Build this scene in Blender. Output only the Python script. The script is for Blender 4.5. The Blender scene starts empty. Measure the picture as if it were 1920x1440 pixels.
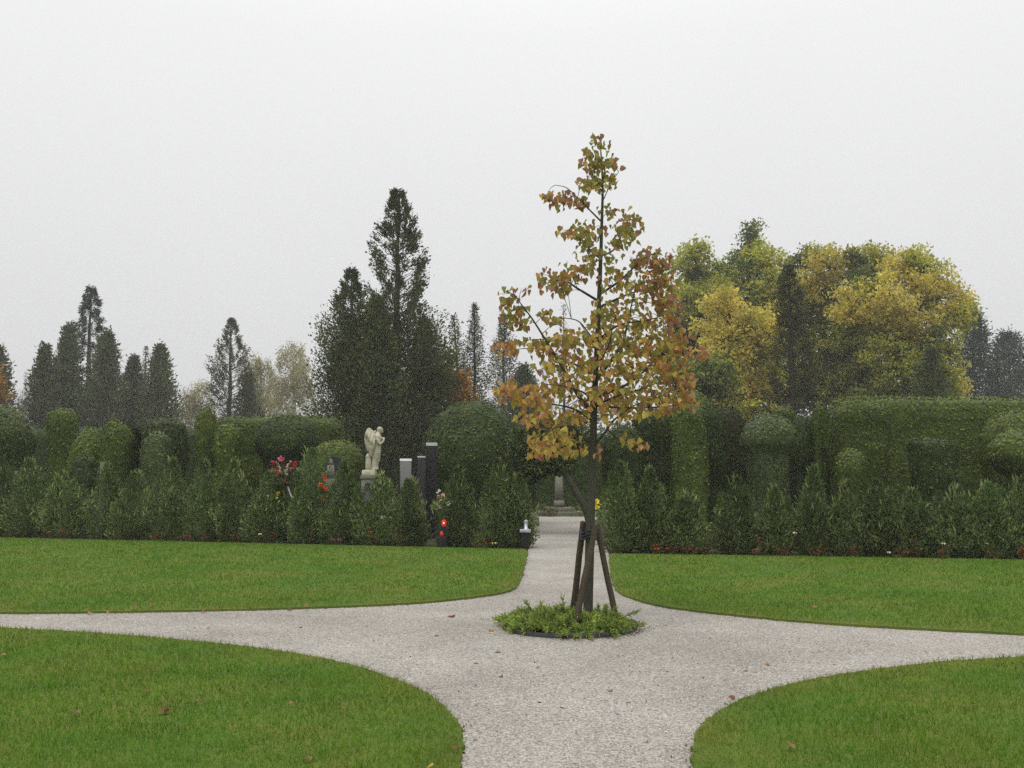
import bpy, bmesh, math, random
import numpy as np
from mathutils import Vector, Matrix

R = math.radians
rng = np.random.default_rng(7)
random.seed(7)
sc = bpy.context.scene
COL = sc.collection

# ------------------------------------------------------------------ camera
FPX = 1900.0                      # focal length in pixels of the 1920 px wide photo
HOR = 875.0                       # horizon row
CAMH = 1.6
PITCH = math.atan((HOR - 720.0) / FPX)
cam_d = bpy.data.cameras.new("camera")
cam_d.sensor_width = 36.0
cam_d.lens = 36.0 * FPX / 1920.0
cam_d.clip_start = 0.05
cam_d.clip_end = 3000
cam = bpy.data.objects.new("camera", cam_d)
COL.objects.link(cam)
cam.location = (0, 0, CAMH)
cam.rotation_euler = (R(90) + PITCH, 0, 0)
sc.camera = cam

# ------------------------------------------------------------------ overcast sky
world = bpy.data.worlds.new("World")
sc.world = world
world.use_nodes = True
nt = world.node_tree
nt.nodes.clear()
out = nt.nodes.new("ShaderNodeOutputWorld")
bg = nt.nodes.new("ShaderNodeBackground")
sky = nt.nodes.new("ShaderNodeTexSky")
sky.sky_type = 'NISHITA'
sky.sun_disc = False
sky.sun_elevation = R(68)
sky.sun_rotation = R(200)
sky.air_density = 1.0
sky.dust_density = 5.0
hs = nt.nodes.new("ShaderNodeHueSaturation")
hs.inputs['Saturation'].default_value = 0.12
hs.inputs['Value'].default_value = 0.10
nt.links.new(sky.outputs[0], hs.inputs['Color'])
tc = nt.nodes.new("ShaderNodeTexCoord")
sep = nt.nodes.new("ShaderNodeSeparateXYZ")
nt.links.new(tc.outputs['Generated'], sep.inputs[0])
cr = nt.nodes.new("ShaderNodeValToRGB")
els = cr.color_ramp.elements
els[0].position = 0.0; els[0].color = (0.71, 0.714, 0.722, 1)
els[1].position = 1.0; els[1].color = (1.85, 1.86, 1.88, 1)
e = els.new(0.40); e.color = (0.95, 0.953, 0.96, 1)
nt.links.new(sep.outputs[2], cr.inputs[0])
cn = nt.nodes.new("ShaderNodeTexNoise")
cn.inputs['Scale'].default_value = 1.6
cn.inputs['Detail'].default_value = 3.0
nt.links.new(tc.outputs['Generated'], cn.inputs['Vector'])
mr = nt.nodes.new("ShaderNodeMapRange")
mr.inputs['To Min'].default_value = 0.94
mr.inputs['To Max'].default_value = 1.06
nt.links.new(cn.outputs['Fac'], mr.inputs['Value'])
mul = nt.nodes.new("ShaderNodeVectorMath"); mul.operation = 'SCALE'
nt.links.new(cr.outputs[0], mul.inputs[0]); nt.links.new(mr.outputs[0], mul.inputs['Scale'])
mx = nt.nodes.new("ShaderNodeMix"); mx.data_type = 'RGBA'
mx.inputs['Factor'].default_value = 0.90
nt.links.new(hs.outputs[0], mx.inputs[6]); nt.links.new(mul.outputs[0], mx.inputs[7])
nt.links.new(mx.outputs[2], bg.inputs['Color'])
bg.inputs['Strength'].default_value = 1.0
nt.links.new(bg.outputs[0], out.inputs['Surface'])

sun_d = bpy.data.lights.new("sun", 'SUN')
sun_d.energy = 1.4
sun_d.angle = R(40)
sun_d.color = (1.0, 0.98, 0.95)
sun = bpy.data.objects.new("sun", sun_d)
COL.objects.link(sun)
sun.rotation_euler = (R(22), 0, R(-20))

sc.view_settings.view_transform = 'Standard'
sc.view_settings.look = 'None'
sc.view_settings.gamma = 1.0
sc.view_settings.use_curve_mapping = False
sc.view_settings.exposure = 0.0
sc.render.engine = 'CYCLES'
cy = sc.cycles
cy.max_bounces = 6; cy.diffuse_bounces = 3; cy.glossy_bounces = 2
cy.transmission_bounces = 3; cy.transparent_max_bounces = 6; cy.volume_bounces = 2
cy.use_denoising = False          # the photograph has a fine grain of its own

# ------------------------------------------------------------------ helpers
def ray(px, py):
    u = (px - 960.0) / FPX; v = (720.0 - py) / FPX
    return np.array([u, math.cos(PITCH) - math.sin(PITCH) * v, math.sin(PITCH) + math.cos(PITCH) * v])
def at(px, py, Y):
    r = ray(px, py); k = Y / r[1]
    return np.array([r[0] * k, Y, CAMH + r[2] * k])
def ground(px, py, z=0.0):
    r = ray(px, py); k = (z - CAMH) / r[2]
    return np.array([r[0] * k, r[1] * k, z])
def topz(py, Y): return at(960, py, Y)[2]
def mpp(Y): return Y / FPX

def npmesh(name, V, Fs, mats, rnd=None, smooth=False, midx=None):
    me = bpy.data.meshes.new(name)
    V = np.asarray(V, dtype=np.float32)
    Fs = [np.asarray(f, dtype=np.int32) for f in Fs if len(f)]
    me.vertices.add(len(V)); me.vertices.foreach_set("co", V.ravel())
    tot = np.concatenate([np.full(len(f), f.shape[1], dtype=np.int32) for f in Fs])
    loops = np.concatenate([f.ravel() for f in Fs])
    me.loops.add(len(loops)); me.loops.foreach_set("vertex_index", loops)
    start = np.concatenate([[0], np.cumsum(tot)[:-1]]).astype(np.int32)
    me.polygons.add(len(tot))
    me.polygons.foreach_set("loop_start", start)
    me.polygons.foreach_set("loop_total", tot)
    if smooth: me.polygons.foreach_set("use_smooth", np.ones(len(tot), dtype=bool))
    if midx is not None: me.polygons.foreach_set("material_index", np.asarray(midx, dtype=np.int32))
    if rnd is not None:
        a = me.attributes.new("rnd", 'FLOAT', 'FACE'); a.data.foreach_set("value", np.asarray(rnd, dtype=np.float32))
    me.update(calc_edges=True)
    for m in (mats if isinstance(mats, (list, tuple)) else [mats]): me.materials.append(m)
    return me
def link(name, me, parent=None, loc=(0, 0, 0), rot=(0, 0, 0)):
    o = bpy.data.objects.new(name, me); COL.objects.link(o)
    o.location = loc; o.rotation_euler = rot
    if parent is not None: o.parent = parent
    return o
def tag(o, label=None, cat=None, group=None, kind=None):
    if label: o["label"] = label
    if cat: o["category"] = cat
    if group: o["group"] = group
    if kind: o["kind"] = kind
    return o
def thing(name, label, cat, loc=(0, 0, 0), group=None, rotz=0):
    o = bpy.data.objects.new(name, None); COL.objects.link(o)
    o.empty_display_size = 0.2
    o.location = loc; o.rotation_euler = (0, 0, rotz)
    return tag(o, label, cat, group)
def unit(a):
    return a / np.maximum(np.linalg.norm(a, axis=-1, keepdims=True), 1e-9)
def rand_dirs(n):
    return unit(rng.normal(size=(n, 3)))

class Acc:                                   # collects vertices and faces of one mesh
    def __init__(s): s.V = []; s.F = {}; s.n = 0; s.rn = {}; s.mi = {}
    def add(s, V, F, rnd=None, mi=0):
        V = np.asarray(V, float); F = np.asarray(F, int)
        w = F.shape[1]
        s.V.append(V); s.F.setdefault(w, []).append(F + s.n); s.n += len(V)
        s.rn.setdefault(w, []).append(np.full(len(F), 0.5) if rnd is None else np.broadcast_to(np.asarray(rnd, float), (len(F),)))
        s.mi.setdefault(w, []).append(np.full(len(F), mi))
    def mesh(s, name, mats, smooth=False):
        ws = sorted(s.F)
        return npmesh(name, np.concatenate(s.V), [np.concatenate(s.F[w]) for w in ws], mats,
                      np.concatenate([np.concatenate(s.rn[w]) for w in ws]), smooth,
                      np.concatenate([np.concatenate(s.mi[w]) for w in ws]))

def smooth_path(P, k=4):                      # Catmull-Rom through the points
    P = np.asarray(P, float)
    Q = np.vstack([2 * P[0] - P[1], P, 2 * P[-1] - P[-2]])
    o = []
    for i in range(1, len(Q) - 2):
        for t in np.linspace(0, 1, k, endpoint=False):
            a, b, c, d = Q[i - 1], Q[i], Q[i + 1], Q[i + 2]
            o.append(0.5 * (2 * b + (c - a) * t + (2 * a - 5 * b + 4 * c - d) * t * t + (3 * b - a - 3 * c + d) * t ** 3))
    o.append(P[-1])
    return np.array(o)
def tube(acc, P, rad, sides=6, cap=True, rnd=0.5, mi=0):
    P = np.asarray(P, float); n = len(P)
    rad = np.broadcast_to(np.asarray(rad, float), (n,))
    T = unit(np.gradient(P, axis=0))
    ref = np.array([0.31, 0.87, 0.2]) if abs(T[0][1]) < 0.8 else np.array([1.0, 0.1, 0.2])
    A = unit(np.cross(T, ref)); B = np.cross(T, A)
    th = np.linspace(0, 2 * math.pi, sides, endpoint=False)
    V = (P[:, None, :] + rad[:, None, None] * (np.cos(th)[None, :, None] * A[:, None, :] + np.sin(th)[None, :, None] * B[:, None, :])).reshape(-1, 3)
    i, j = np.meshgrid(np.arange(n - 1), np.arange(sides), indexing='ij')
    a = i * sides + j; b = i * sides + (j + 1) % sides
    F = np.stack([a, b, b + sides, a + sides], -1).reshape(-1, 4)
    acc.add(V, F, rnd, mi)
    if cap and sides >= 3:
        acc.add(V[-sides:], np.arange(sides)[None, :], rnd, mi)
        acc.add(V[:sides][::-1], np.arange(sides)[None, :], rnd, mi)
def box(acc, x0, x1, y0, y1, z0, z1, mi=0, taper=0.0):
    t = taper
    V = [(x0, y0, z0), (x1, y0, z0), (x1, y1, z0), (x0, y1, z0), (x0 + t, y0 + t, z1), (x1 - t, y0 + t, z1), (x1 - t, y1 - t, z1), (x0 + t, y1 - t, z1)]
    acc.add(V, [(3, 2, 1, 0), (4, 5, 6, 7), (0, 1, 5, 4), (1, 2, 6, 5), (2, 3, 7, 6), (3, 0, 4, 7)], 0.5, mi)
def lathe(acc, prof, c=(0, 0, 0), sides=14, mi=0):
    prof = np.asarray(prof, float); n = len(prof)
    th = np.linspace(0, 2 * math.pi, sides, endpoint=False)
    V = np.stack([prof[:, 0][:, None] * np.cos(th), prof[:, 0][:, None] * np.sin(th), np.repeat(prof[:, 1][:, None], sides, 1)], -1).reshape(-1, 3) + np.asarray(c)
    i, j = np.meshgrid(np.arange(n - 1), np.arange(sides), indexing='ij')
    a = i * sides + j; b = i * sides + (j + 1) % sides
    acc.add(V, np.stack([a, b, b + sides, a + sides], -1).reshape(-1, 4), 0.5, mi)
    acc.add(V[-sides:], np.arange(sides)[None, :], 0.5, mi)
    acc.add(V[:sides][::-1], np.arange(sides)[None, :], 0.5, mi)
def ellipsoid(acc, c, r, nu=10, nv=7, rnd=0.5, mi=0):
    u = np.linspace(0, 2 * math.pi, nu, endpoint=False); v = np.linspace(0.12, math.pi - 0.12, nv)
    V = np.stack([np.outer(np.sin(v), np.cos(u)) * r[0], np.outer(np.sin(v), np.sin(u)) * r[1], np.outer(np.cos(v), np.ones(nu)) * r[2]], -1).reshape(-1, 3) + np.asarray(c)
    i, j = np.meshgrid(np.arange(nv - 1), np.arange(nu), indexing='ij')
    a = i * nu + j; b = i * nu + (j + 1) % nu
    acc.add(V, np.stack([b, a, a + nu, b + nu], -1).reshape(-1, 4), rnd, mi)
    acc.add(V[:nu], np.arange(nu)[None, :], rnd, mi); acc.add(V[-nu:][::-1], np.arange(nu)[None, :], rnd, mi)
def cards(acc, P, D, L, W, rnd=None, fold=0.12, mi=0):
    """small leaf / spray faces: rhombs starting at P, running along D"""
    n = len(P)
    if n == 0: return
    D = unit(D)
    N = unit(np.cross(D, rand_dirs(n))); S = np.cross(D, N)
    L = np.broadcast_to(L, (n,))[:, None]; W = np.broadcast_to(W, (n,))[:, None]
    m = P + D * L * 0.45 + N * L * fold
    V = np.stack([P, m + S * W * 0.5, P + D * L, m - S * W * 0.5], 1).reshape(-1, 3)
    F = np.arange(4 * n).reshape(n, 4)
    acc.add(V, F, rng.random(n) if rnd is None else rnd, mi)

def flat_cards(acc, P, N, L, W, tilt=.4, rnd=None):
    """leaf faces lying roughly along a clipped surface"""
    n = len(P)
    N = unit(N + rng.normal(0, tilt, (n, 3)))
    D = unit(np.cross(N, rand_dirs(n))); S = np.cross(N, D)
    L = np.broadcast_to(L, (n,))[:, None]; W = np.broadcast_to(W, (n,))[:, None]
    V = np.stack([P - D * L * .5, P + S * W * .5, P + D * L * .5 + N * L * .12, P - S * W * .5], 1).reshape(-1, 3)
    acc.add(V, np.arange(4 * n).reshape(n, 4), rng.random(n) if rnd is None else rnd)

def lumps(P, s, seed=0):
    r = np.random.default_rng(seed); o = np.zeros(len(P))
    for k in range(5):
        w = r.normal(size=3) * s; o += np.sin(P @ w + r.random() * 6.28)
    return o / 2.5

# ------------------------------------------------------------------ materials
def newmat(name):
    m = bpy.data.materials.new(name); m.use_nodes = True
    n = m.node_tree; n.nodes.clear()
    return m, n, n.nodes.new("ShaderNodeOutputMaterial")
def ramp(n, cols, src=None, interp='LINEAR'):
    c = n.nodes.new("ShaderNodeValToRGB"); c.color_ramp.interpolation = interp
    el = c.color_ramp.elements
    while len(el) < len(cols): el.new(0.5)
    for i, (p, col) in enumerate(cols):
        el[i].position = p; el[i].color = (*col, 1)
    if src is not None: n.links.new(src, c.inputs[0])
    return c
def noise(n, vec, scale, detail=3.0, rough=0.55):
    t = n.nodes.new("ShaderNodeTexNoise"); t.inputs['Scale'].default_value = scale
    t.inputs['Detail'].default_value = detail; t.inputs['Roughness'].default_value = rough
    if vec is not None: n.links.new(vec, t.inputs['Vector'])
    return t
def mixc(n, a, b, fac, mode='MIX'):
    m = n.nodes.new("ShaderNodeMix"); m.data_type = 'RGBA'; m.blend_type = mode
    for s, v in ((m.inputs[0], fac), (m.inputs[6], a), (m.inputs[7], b)):
        if hasattr(v, 'is_output'): n.links.new(v, s)
        elif isinstance(v, (int, float)): s.default_value = v
        else: s.default_value = (*v, 1)
    return m.outputs[2]
def principled(n, col, rough=0.7, spec=0.3, bump=None, strength=0.3, dist=0.01):
    p = n.nodes.new("ShaderNodeBsdfPrincipled")
    if hasattr(col, 'is_output'): n.links.new(col, p.inputs['Base Color'])
    else: p.inputs['Base Color'].default_value = (*col, 1)
    p.inputs['Roughness'].default_value = rough
    p.inputs['Specular IOR Level'].default_value = spec
    if bump is not None:
        b = n.nodes.new("ShaderNodeBump"); b.inputs['Strength'].default_value = strength; b.inputs['Distance'].default_value = dist
        n.links.new(bump, b.inputs['Height']); n.links.new(b.outputs[0], p.inputs['Normal'])
    return p
def foliage_mat(name, cols, transl=0.3, var_scale=0.6, var=(0.75, 1.25), rough=0.6, tint=None, gain=1.3, spec=.06, objvar=.16):
    m, n, o = newmat(name)
    at_ = n.nodes.new("ShaderNodeAttribute"); at_.attribute_name = "rnd"
    cols = [tuple(q * gain for q in k) for k in cols]
    c = ramp(n, [(i / (len(cols) - 1), k) for i, k in enumerate(cols)], at_.outputs['Fac'])
    g = n.nodes.new("ShaderNodeNewGeometry")
    nz = noise(n, g.outputs['Position'], var_scale, 4.0)
    mrn = n.nodes.new("ShaderNodeMapRange"); mrn.inputs['From Min'].default_value = 0.3; mrn.inputs['From Max'].default_value = 0.7
    mrn.inputs['To Min'].default_value = var[0]; mrn.inputs['To Max'].default_value = var[1]
    n.links.new(nz.outputs['Fac'], mrn.inputs['Value'])
    v = n.nodes.new("ShaderNodeVectorMath"); v.operation = 'SCALE'
    n.links.new(c.outputs[0], v.inputs[0]); n.links.new(mrn.outputs[0], v.inputs['Scale'])
    col = v.outputs[0]
    if tint is not None:
        nz2 = noise(n, g.outputs['Position'], var_scale * 2.3, 3.0)
        r2 = ramp(n, [(0.52, (0, 0, 0)), (0.68, (1, 1, 1))], nz2.outputs['Fac'])
        mm = n.nodes.new("ShaderNodeMath"); mm.operation = 'MULTIPLY'; mm.inputs[1].default_value = tint[1]
        n.links.new(r2.outputs[0], mm.inputs[0])
        col = mixc(n, col, tint[0], mm.outputs[0])
    oi = n.nodes.new("ShaderNodeObjectInfo")
    om = n.nodes.new("ShaderNodeMapRange"); om.inputs['To Min'].default_value = 1 - objvar; om.inputs['To Max'].default_value = 1 + objvar
    n.links.new(oi.outputs['Random'], om.inputs['Value'])
    ov = n.nodes.new("ShaderNodeVectorMath"); ov.operation = 'SCALE'
    n.links.new(col, ov.inputs[0]); n.links.new(om.outputs[0], ov.inputs['Scale']); col = ov.outputs[0]
    p = principled(n, col, rough, spec)
    t = n.nodes.new("ShaderNodeBsdfTranslucent"); n.links.new(col, t.inputs['Color'])
    ms = n.nodes.new("ShaderNodeMixShader"); ms.inputs[0].default_value = transl
    n.links.new(p.outputs[0], ms.inputs[1]); n.links.new(t.outputs[0], ms.inputs[2])
    n.links.new(ms.outputs[0], o.inputs['Surface'])
    return m
def stone_mat(name, c1, c2, scale=14.0, rough=0.6, spec=0.4, moss=None, bump=0.25):
    m, n, o = newmat(name)
    t = n.nodes.new("ShaderNodeTexCoord")
    nz = noise(n, t.outputs['Object'], scale, 6.0, 0.7)
    col = ramp(n, [(0.3, c1), (0.7, c2)], nz.outputs['Fac']).outputs[0]
    if moss is not None:
        n2 = noise(n, t.outputs['Object'], scale * 0.35, 4.0, 0.6)
        f = ramp(n, [(0.45, (0, 0, 0)), (0.65, (0.8, 0.8, 0.8))], n2.outputs['Fac'])
        col = mixc(n, col, moss, f.outputs[0])
    p = principled(n, col, rough, spec, nz.outputs['Fac'], bump, 0.01)
    n.links.new(p.outputs[0], o.inputs['Surface'])
    return m
def bark_mat(name, c1, c2, scale=18.0):
    m, n, o = newmat(name)
    t = n.nodes.new("ShaderNodeTexCoord")
    mp = n.nodes.new("ShaderNodeMapping"); mp.inputs['Scale'].default_value = (1, 1, 0.22)
    n.links.new(t.outputs['Object'], mp.inputs['Vector'])
    nz = noise(n, mp.outputs[0], scale, 6.0, 0.7)
    n2 = noise(n, t.outputs['Object'], 3.0, 3.0)
    a = ramp(n, [(0.3, c1), (0.72, c2)], nz.outputs['Fac']).outputs[0]
    col = mixc(n, a, (c2[0] * .8, c2[1] * 1.0, c2[2] * .7), n2.outputs['Fac'])
    p = principled(n, col, 0.85, 0.2, nz.outputs['Fac'], 0.7, 0.015)
    n.links.new(p.outputs[0], o.inputs['Surface'])
    return m
def plain_mat(name, col, rough=0.6, spec=0.3, metal=0.0, emit=None):
    m, n, o = newmat(name)
    t = n.nodes.new("ShaderNodeTexCoord")
    nz = noise(n, t.outputs['Object'], 25.0, 4.0)
    c = ramp(n, [(0.3, tuple(k * .8 for k in col)), (0.7, tuple(min(1, k * 1.15) for k in col))], nz.outputs['Fac'])
    p = principled(n, c.outputs[0], rough, spec)
    p.inputs['Metallic'].default_value = metal
    if emit:
        p.inputs['Emission Color'].default_value = (*emit[0], 1); p.inputs['Emission Strength'].default_value = emit[1]
    n.links.new(p.outputs[0], o.inputs['Surface'])
    return m

M = {}
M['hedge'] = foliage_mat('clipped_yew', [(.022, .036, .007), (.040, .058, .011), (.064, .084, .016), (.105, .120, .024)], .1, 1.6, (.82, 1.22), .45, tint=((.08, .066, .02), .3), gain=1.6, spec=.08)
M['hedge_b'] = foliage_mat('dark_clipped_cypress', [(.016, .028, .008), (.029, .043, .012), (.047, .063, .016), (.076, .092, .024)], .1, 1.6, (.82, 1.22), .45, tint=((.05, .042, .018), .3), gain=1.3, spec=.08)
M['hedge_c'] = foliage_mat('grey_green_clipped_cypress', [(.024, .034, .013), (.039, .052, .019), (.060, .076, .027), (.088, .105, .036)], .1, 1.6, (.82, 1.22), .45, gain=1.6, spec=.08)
M['hedge_d'] = foliage_mat('brownish_yew_and_gap_shade', [(.014, .020, .006), (.024, .030, .010), (.038, .044, .014), (.060, .062, .020)], .1, 1.6, (.82, 1.22), .45, tint=((.045, .035, .016), .5), gain=.9, spec=.05)  # brownish yew; gain kept low to paint shade into gaps and recesses
M['thuja'] = foliage_mat('young_thuja', [(.024, .042, .014), (.052, .080, .026), (.094, .126, .042), (.16, .18, .07)], .3, 2.2, (.65, 1.35), tint=((.10, .08, .026), .3), gain=1.7, objvar=.26)
M['conifer'] = foliage_mat('dark_conifer', [(.018, .026, .011), (.034, .046, .017), (.060, .070, .024), (.092, .095, .033)], .25, .5, (.7, 1.3), tint=((.075, .052, .024), .35), gain=2.0)
M['spruce'] = foliage_mat('spruce_needles', [(.014, .024, .016), (.026, .040, .024), (.044, .056, .034)], .15, .5, (.75, 1.25), gain=1.5)
M['openconifer'] = foliage_mat('sparse_cypress', [(.034, .040, .018), (.062, .068, .028), (.095, .088, .040)], .3, .5, (.75, 1.25), tint=((.09, .065, .035), .5))
M['yellow'] = foliage_mat('yellow_autumn_leaves', [(.23, .20, .04), (.37, .315, .055), (.48, .40, .08), (.56, .47, .13)], .6, .35, (.75, 1.2), tint=((.16, .19, .04), .5), gain=1.5)
M['yellowgreen'] = foliage_mat('yellow_green_leaves', [(.12, .155, .028), (.21, .24, .04), (.34, .33, .055), (.46, .41, .08)], .6, .4, (.7, 1.25), tint=((.40, .34, .06), .6), gain=1.5)
M['greenleaf'] = foliage_mat('green_leaves', [(.035, .06, .016), (.065, .10, .024), (.11, .14, .032), (.20, .19, .045)], .35, .5, (.7, 1.3), tint=((.25, .20, .05), .4))
M['birch'] = foliage_mat('pale_birch_leaves', [(.20, .19, .09), (.30, .27, .12), (.40, .34, .15)], .4, .3, (.8, 1.2))
M['orange'] = foliage_mat('orange_shrub_leaves', [(.16, .09, .02), (.30, .15, .03), (.42, .20, .035)], .35, .6, (.7, 1.2), tint=((.09, .10, .03), .6))
M['juniper'] = foliage_mat('juniper_sprays', [(.035, .062, .014), (.080, .125, .024), (.14, .19, .036), (.21, .25, .06)], .3, 4.0, (.7, 1.3), gain=1.4)
M['rose'] = foliage_mat('rose_leaves', [(.03, .05, .016), (.055, .075, .022), (.10, .07, .03), (.14, .06, .03)], .25, 4.0, (.7, 1.3))
M['bark'] = bark_mat('grey_bark', (.028, .025, .022), (.072, .065, .055))
M['bark_dark'] = bark_mat('dark_bark', (.022, .019, .016), (.055, .047, .038))
M['stakewood'] = bark_mat('weathered_stake_wood', (.034, .025, .019), (.085, .060, .044), 14)
M['birchbark'] = bark_mat('pale_birch_bark', (.25, .24, .22), (.50, .49, .46))
M['twig'] = plain_mat('bare_twig', (.10, .09, .085), .9, .1)
M['granite'] = stone_mat('grey_granite', (.10, .10, .10), (.24, .235, .23), 60, .45, .5)
M['palecap'] = stone_mat('pale_stone_and_sky_sheen', (.30, .30, .30), (.46, .45, .44), 40, .4, .4)
M['blackgranite'] = stone_mat('black_granite', (.012, .012, .013), (.026, .025, .025), 80, .5, .12, bump=.05)
M['greygranite_dark'] = stone_mat('dark_grey_granite', (.024, .024, .025), (.048, .047, .045), 60, .6, .12)
M['angelstone'] = stone_mat('lichened_sandstone', (.34, .32, .235), (.54, .51, .40), 14, .85, .1, moss=(.20, .195, .10), bump=.6)
M['oldstone'] = stone_mat('weathered_stone', (.11, .105, .09), (.22, .20, .17), 12, .85, .2, moss=(.14, .15, .09), bump=.5)
M['silver'] = plain_mat('silver_metal', (.42, .44, .48), .35, .5, .6)
M['redglass'] = plain_mat('red_lantern_glass', (.55, .02, .02), .25, .5)
M['redlit'] = plain_mat('lit_red_lantern_glass', (.55, .03, .02), .25, .5, 0, ((1.0, .04, .03), .22))
M['flame'] = plain_mat('candle_flame', (1, .5, .3), .5, .1, 0, ((1.0, .40, .28), 3.0))
M['redpetal'] = plain_mat('red_petals', (.36, .025, .04), .6, .2)
M['pinkpetal'] = plain_mat('pink_petals', (.48, .10, .15), .6, .2)
M['orangepetal'] = plain_mat('orange_red_petals', (.60, .07, .02), .6, .2)
M['whitepetal'] = plain_mat('cream_petals', (.75, .68, .58), .6, .2)
M['peachpetal'] = plain_mat('peach_petals', (.70, .42, .28), .6, .2)
M['yellowpetal'] = plain_mat('yellow_petals', (.75, .62, .03), .6, .2)
M['stem'] = plain_mat('flower_stems', (.06, .10, .025), .7, .2)
M['ribbon'] = plain_mat('lilac_white_ribbon', (.40, .38, .50), .5, .3)
M['edging'] = plain_mat('dark_plastic_edging', (.025, .025, .026), .6, .3)

def leaf_mat(name, c1, c2, edge):
    m, n, o = newmat(name)
    g = n.nodes.new("ShaderNodeNewGeometry")
    oi = n.nodes.new("ShaderNodeObjectInfo")
    nz = noise(n, g.outputs['Position'], 9.0, 3.0)
    n2 = noise(n, g.outputs['Position'], 42.0, 3.0)
    a = ramp(n, [(.32, c1), (.68, c2)], nz.outputs['Fac']).outputs[0]
    f = ramp(n, [(.52, (0, 0, 0)), (.70, (.85, .85, .85))], n2.outputs['Fac'])
    col = mixc(n, a, edge, f.outputs[0])
    p = principled(n, col, .5, .18)
    t = n.nodes.new("ShaderNodeBsdfTranslucent"); n.links.new(col, t.inputs['Color'])
    ms = n.nodes.new("ShaderNodeMixShader"); ms.inputs[0].default_value = .42
    n.links.new(p.outputs[0], ms.inputs[1]); n.links.new(t.outputs[0], ms.inputs[2])
    n.links.new(ms.outputs[0], o.inputs['Surface'])
    return m
LEAFM = [leaf_mat('olive_leaf', (.20, .215, .045), (.32, .315, .070), (.34, .22, .09)),
         leaf_mat('yellow_leaf', (.42, .33, .065), (.55, .43, .09), (.42, .25, .07)),
         leaf_mat('orange_leaf', (.42, .23, .065), (.54, .32, .09), (.36, .16, .065)),
         leaf_mat('red_brown_leaf', (.29, .135, .08), (.40, .20, .11), (.24, .17, .08))]
M['deadleaf'] = leaf_mat('dead_brown_leaf', (.16, .06, .03), (.24, .10, .045), (.08, .04, .025))

# ------------------------------------------------------------------ ground, gravel, lawns
def ground_mat():
    m, n, o = newmat('dark_soil_and_grass')
    g = n.nodes.new("ShaderNodeNewGeometry")
    a = noise(n, g.outputs['Position'], .6, 5); b = noise(n, g.outputs['Position'], 14, 5, .7)
    c1 = ramp(n, [(.3, (.030, .045, .014)), (.7, (.060, .085, .022))], b.outputs['Fac']).outputs[0]
    c2 = ramp(n, [(.3, (.030, .022, .015)), (.7, (.06, .045, .03))], b.outputs['Fac']).outputs[0]
    f = ramp(n, [(.45, (0, 0, 0)), (.6, (1, 1, 1))], a.outputs['Fac'])
    p = principled(n, mixc(n, c1, c2, f.outputs[0]), .95, .1, b.outputs['Fac'], .8, .04)
    n.links.new(p.outputs[0], o.inputs['Surface']); return m
def gravel_mat():
    m, n, o = newmat('pale_gravel')
    g = n.nodes.new("ShaderNodeNewGeometry")
    mp = n.nodes.new("ShaderNodeMapping"); n.links.new(g.outputs['Position'], mp.inputs['Vector'])
    v = n.nodes.new("ShaderNodeTexVoronoi"); v.inputs['Scale'].default_value = 88.0
    n.links.new(mp.outputs[0], v.inputs['Vector'])
    hsv = n.nodes.new("ShaderNodeSeparateColor"); n.links.new(v.outputs['Color'], hsv.inputs[0])
    stones = ramp(n, [(0, (.15, .138, .12)), (.18, (.275, .262, .235)), (.5, (.395, .377, .343)), (.82, (.485, .465, .428)), (1, (.60, .58, .545))], hsv.outputs[0]).outputs[0]
    hue = ramp(n, [(0, (1.04, .99, .95)), (.5, (1, 1, 1)), (1, (.97, 1, 1.05))], hsv.outputs[1]).outputs[0]
    c = mixc(n, stones, hue, 1.0, 'MULTIPLY')
    big = noise(n, g.outputs['Position'], 1.1, 5, .6)
    bigc = ramp(n, [(.3, (.66, .645, .625)), (.72, (.85, .835, .815))], big.outputs['Fac']).outputs[0]
    c = mixc(n, c, bigc, 1.0, 'MULTIPLY')
    wide = noise(n, g.outputs['Position'], .42, 4, .6)
    c = mixc(n, c, ramp(n, [(.36, (.84, .82, .79)), (.62, (1.06, 1.06, 1.05))], wide.outputs['Fac']).outputs[0], 1.0, 'MULTIPLY')
    sp = noise(n, g.outputs['Position'], 30, 3, .6)          # sparse dark bits
    spf = ramp(n, [(.66, (0, 0, 0)), (.74, (.6, .6, .6))], sp.outputs['Fac']).outputs[0]
    c = mixc(n, c, (.13, .115, .10), spf)
    gap = ramp(n, [(0.0, (1, 1, 1)), (.55, (.0, .0, .0))], v.outputs['Distance'])
    p = principled(n, c, .85, .25, gap.outputs[0], .55, .008)
    n.links.new(p.outputs[0], o.inputs['Surface']); return m
def lawn_mat():
    m, n, o = newmat('lawn_turf')
    g = n.nodes.new("ShaderNodeNewGeometry")
    b = noise(n, g.outputs['Position'], 60, 4, .7); a = noise(n, g.outputs['Position'], .9, 4)
    c1 = ramp(n, [(.3, (.055, .090, .016)), (.7, (.11, .175, .030))], b.outputs['Fac']).outputs[0]
    c2 = ramp(n, [(.3, (.085, .10, .018)), (.7, (.16, .18, .036))], b.outputs['Fac']).outputs[0]
    f = ramp(n, [(.42, (0, 0, 0)), (.6, (1, 1, 1))], a.outputs['Fac'])
    p = principled(n, mixc(n, c1, c2, f.outputs[0]), .95, .1, b.outputs['Fac'], .6, .02)
    n.links.new(p.outputs[0], o.inputs['Surface']); return m
M['ground'] = ground_mat(); M['gravel'] = gravel_mat(); M['lawn'] = lawn_mat()
M['soil'] = stone_mat('bare_soil', (.030, .022, .016), (.075, .055, .038), 30, .95, .1, bump=.8)

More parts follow.
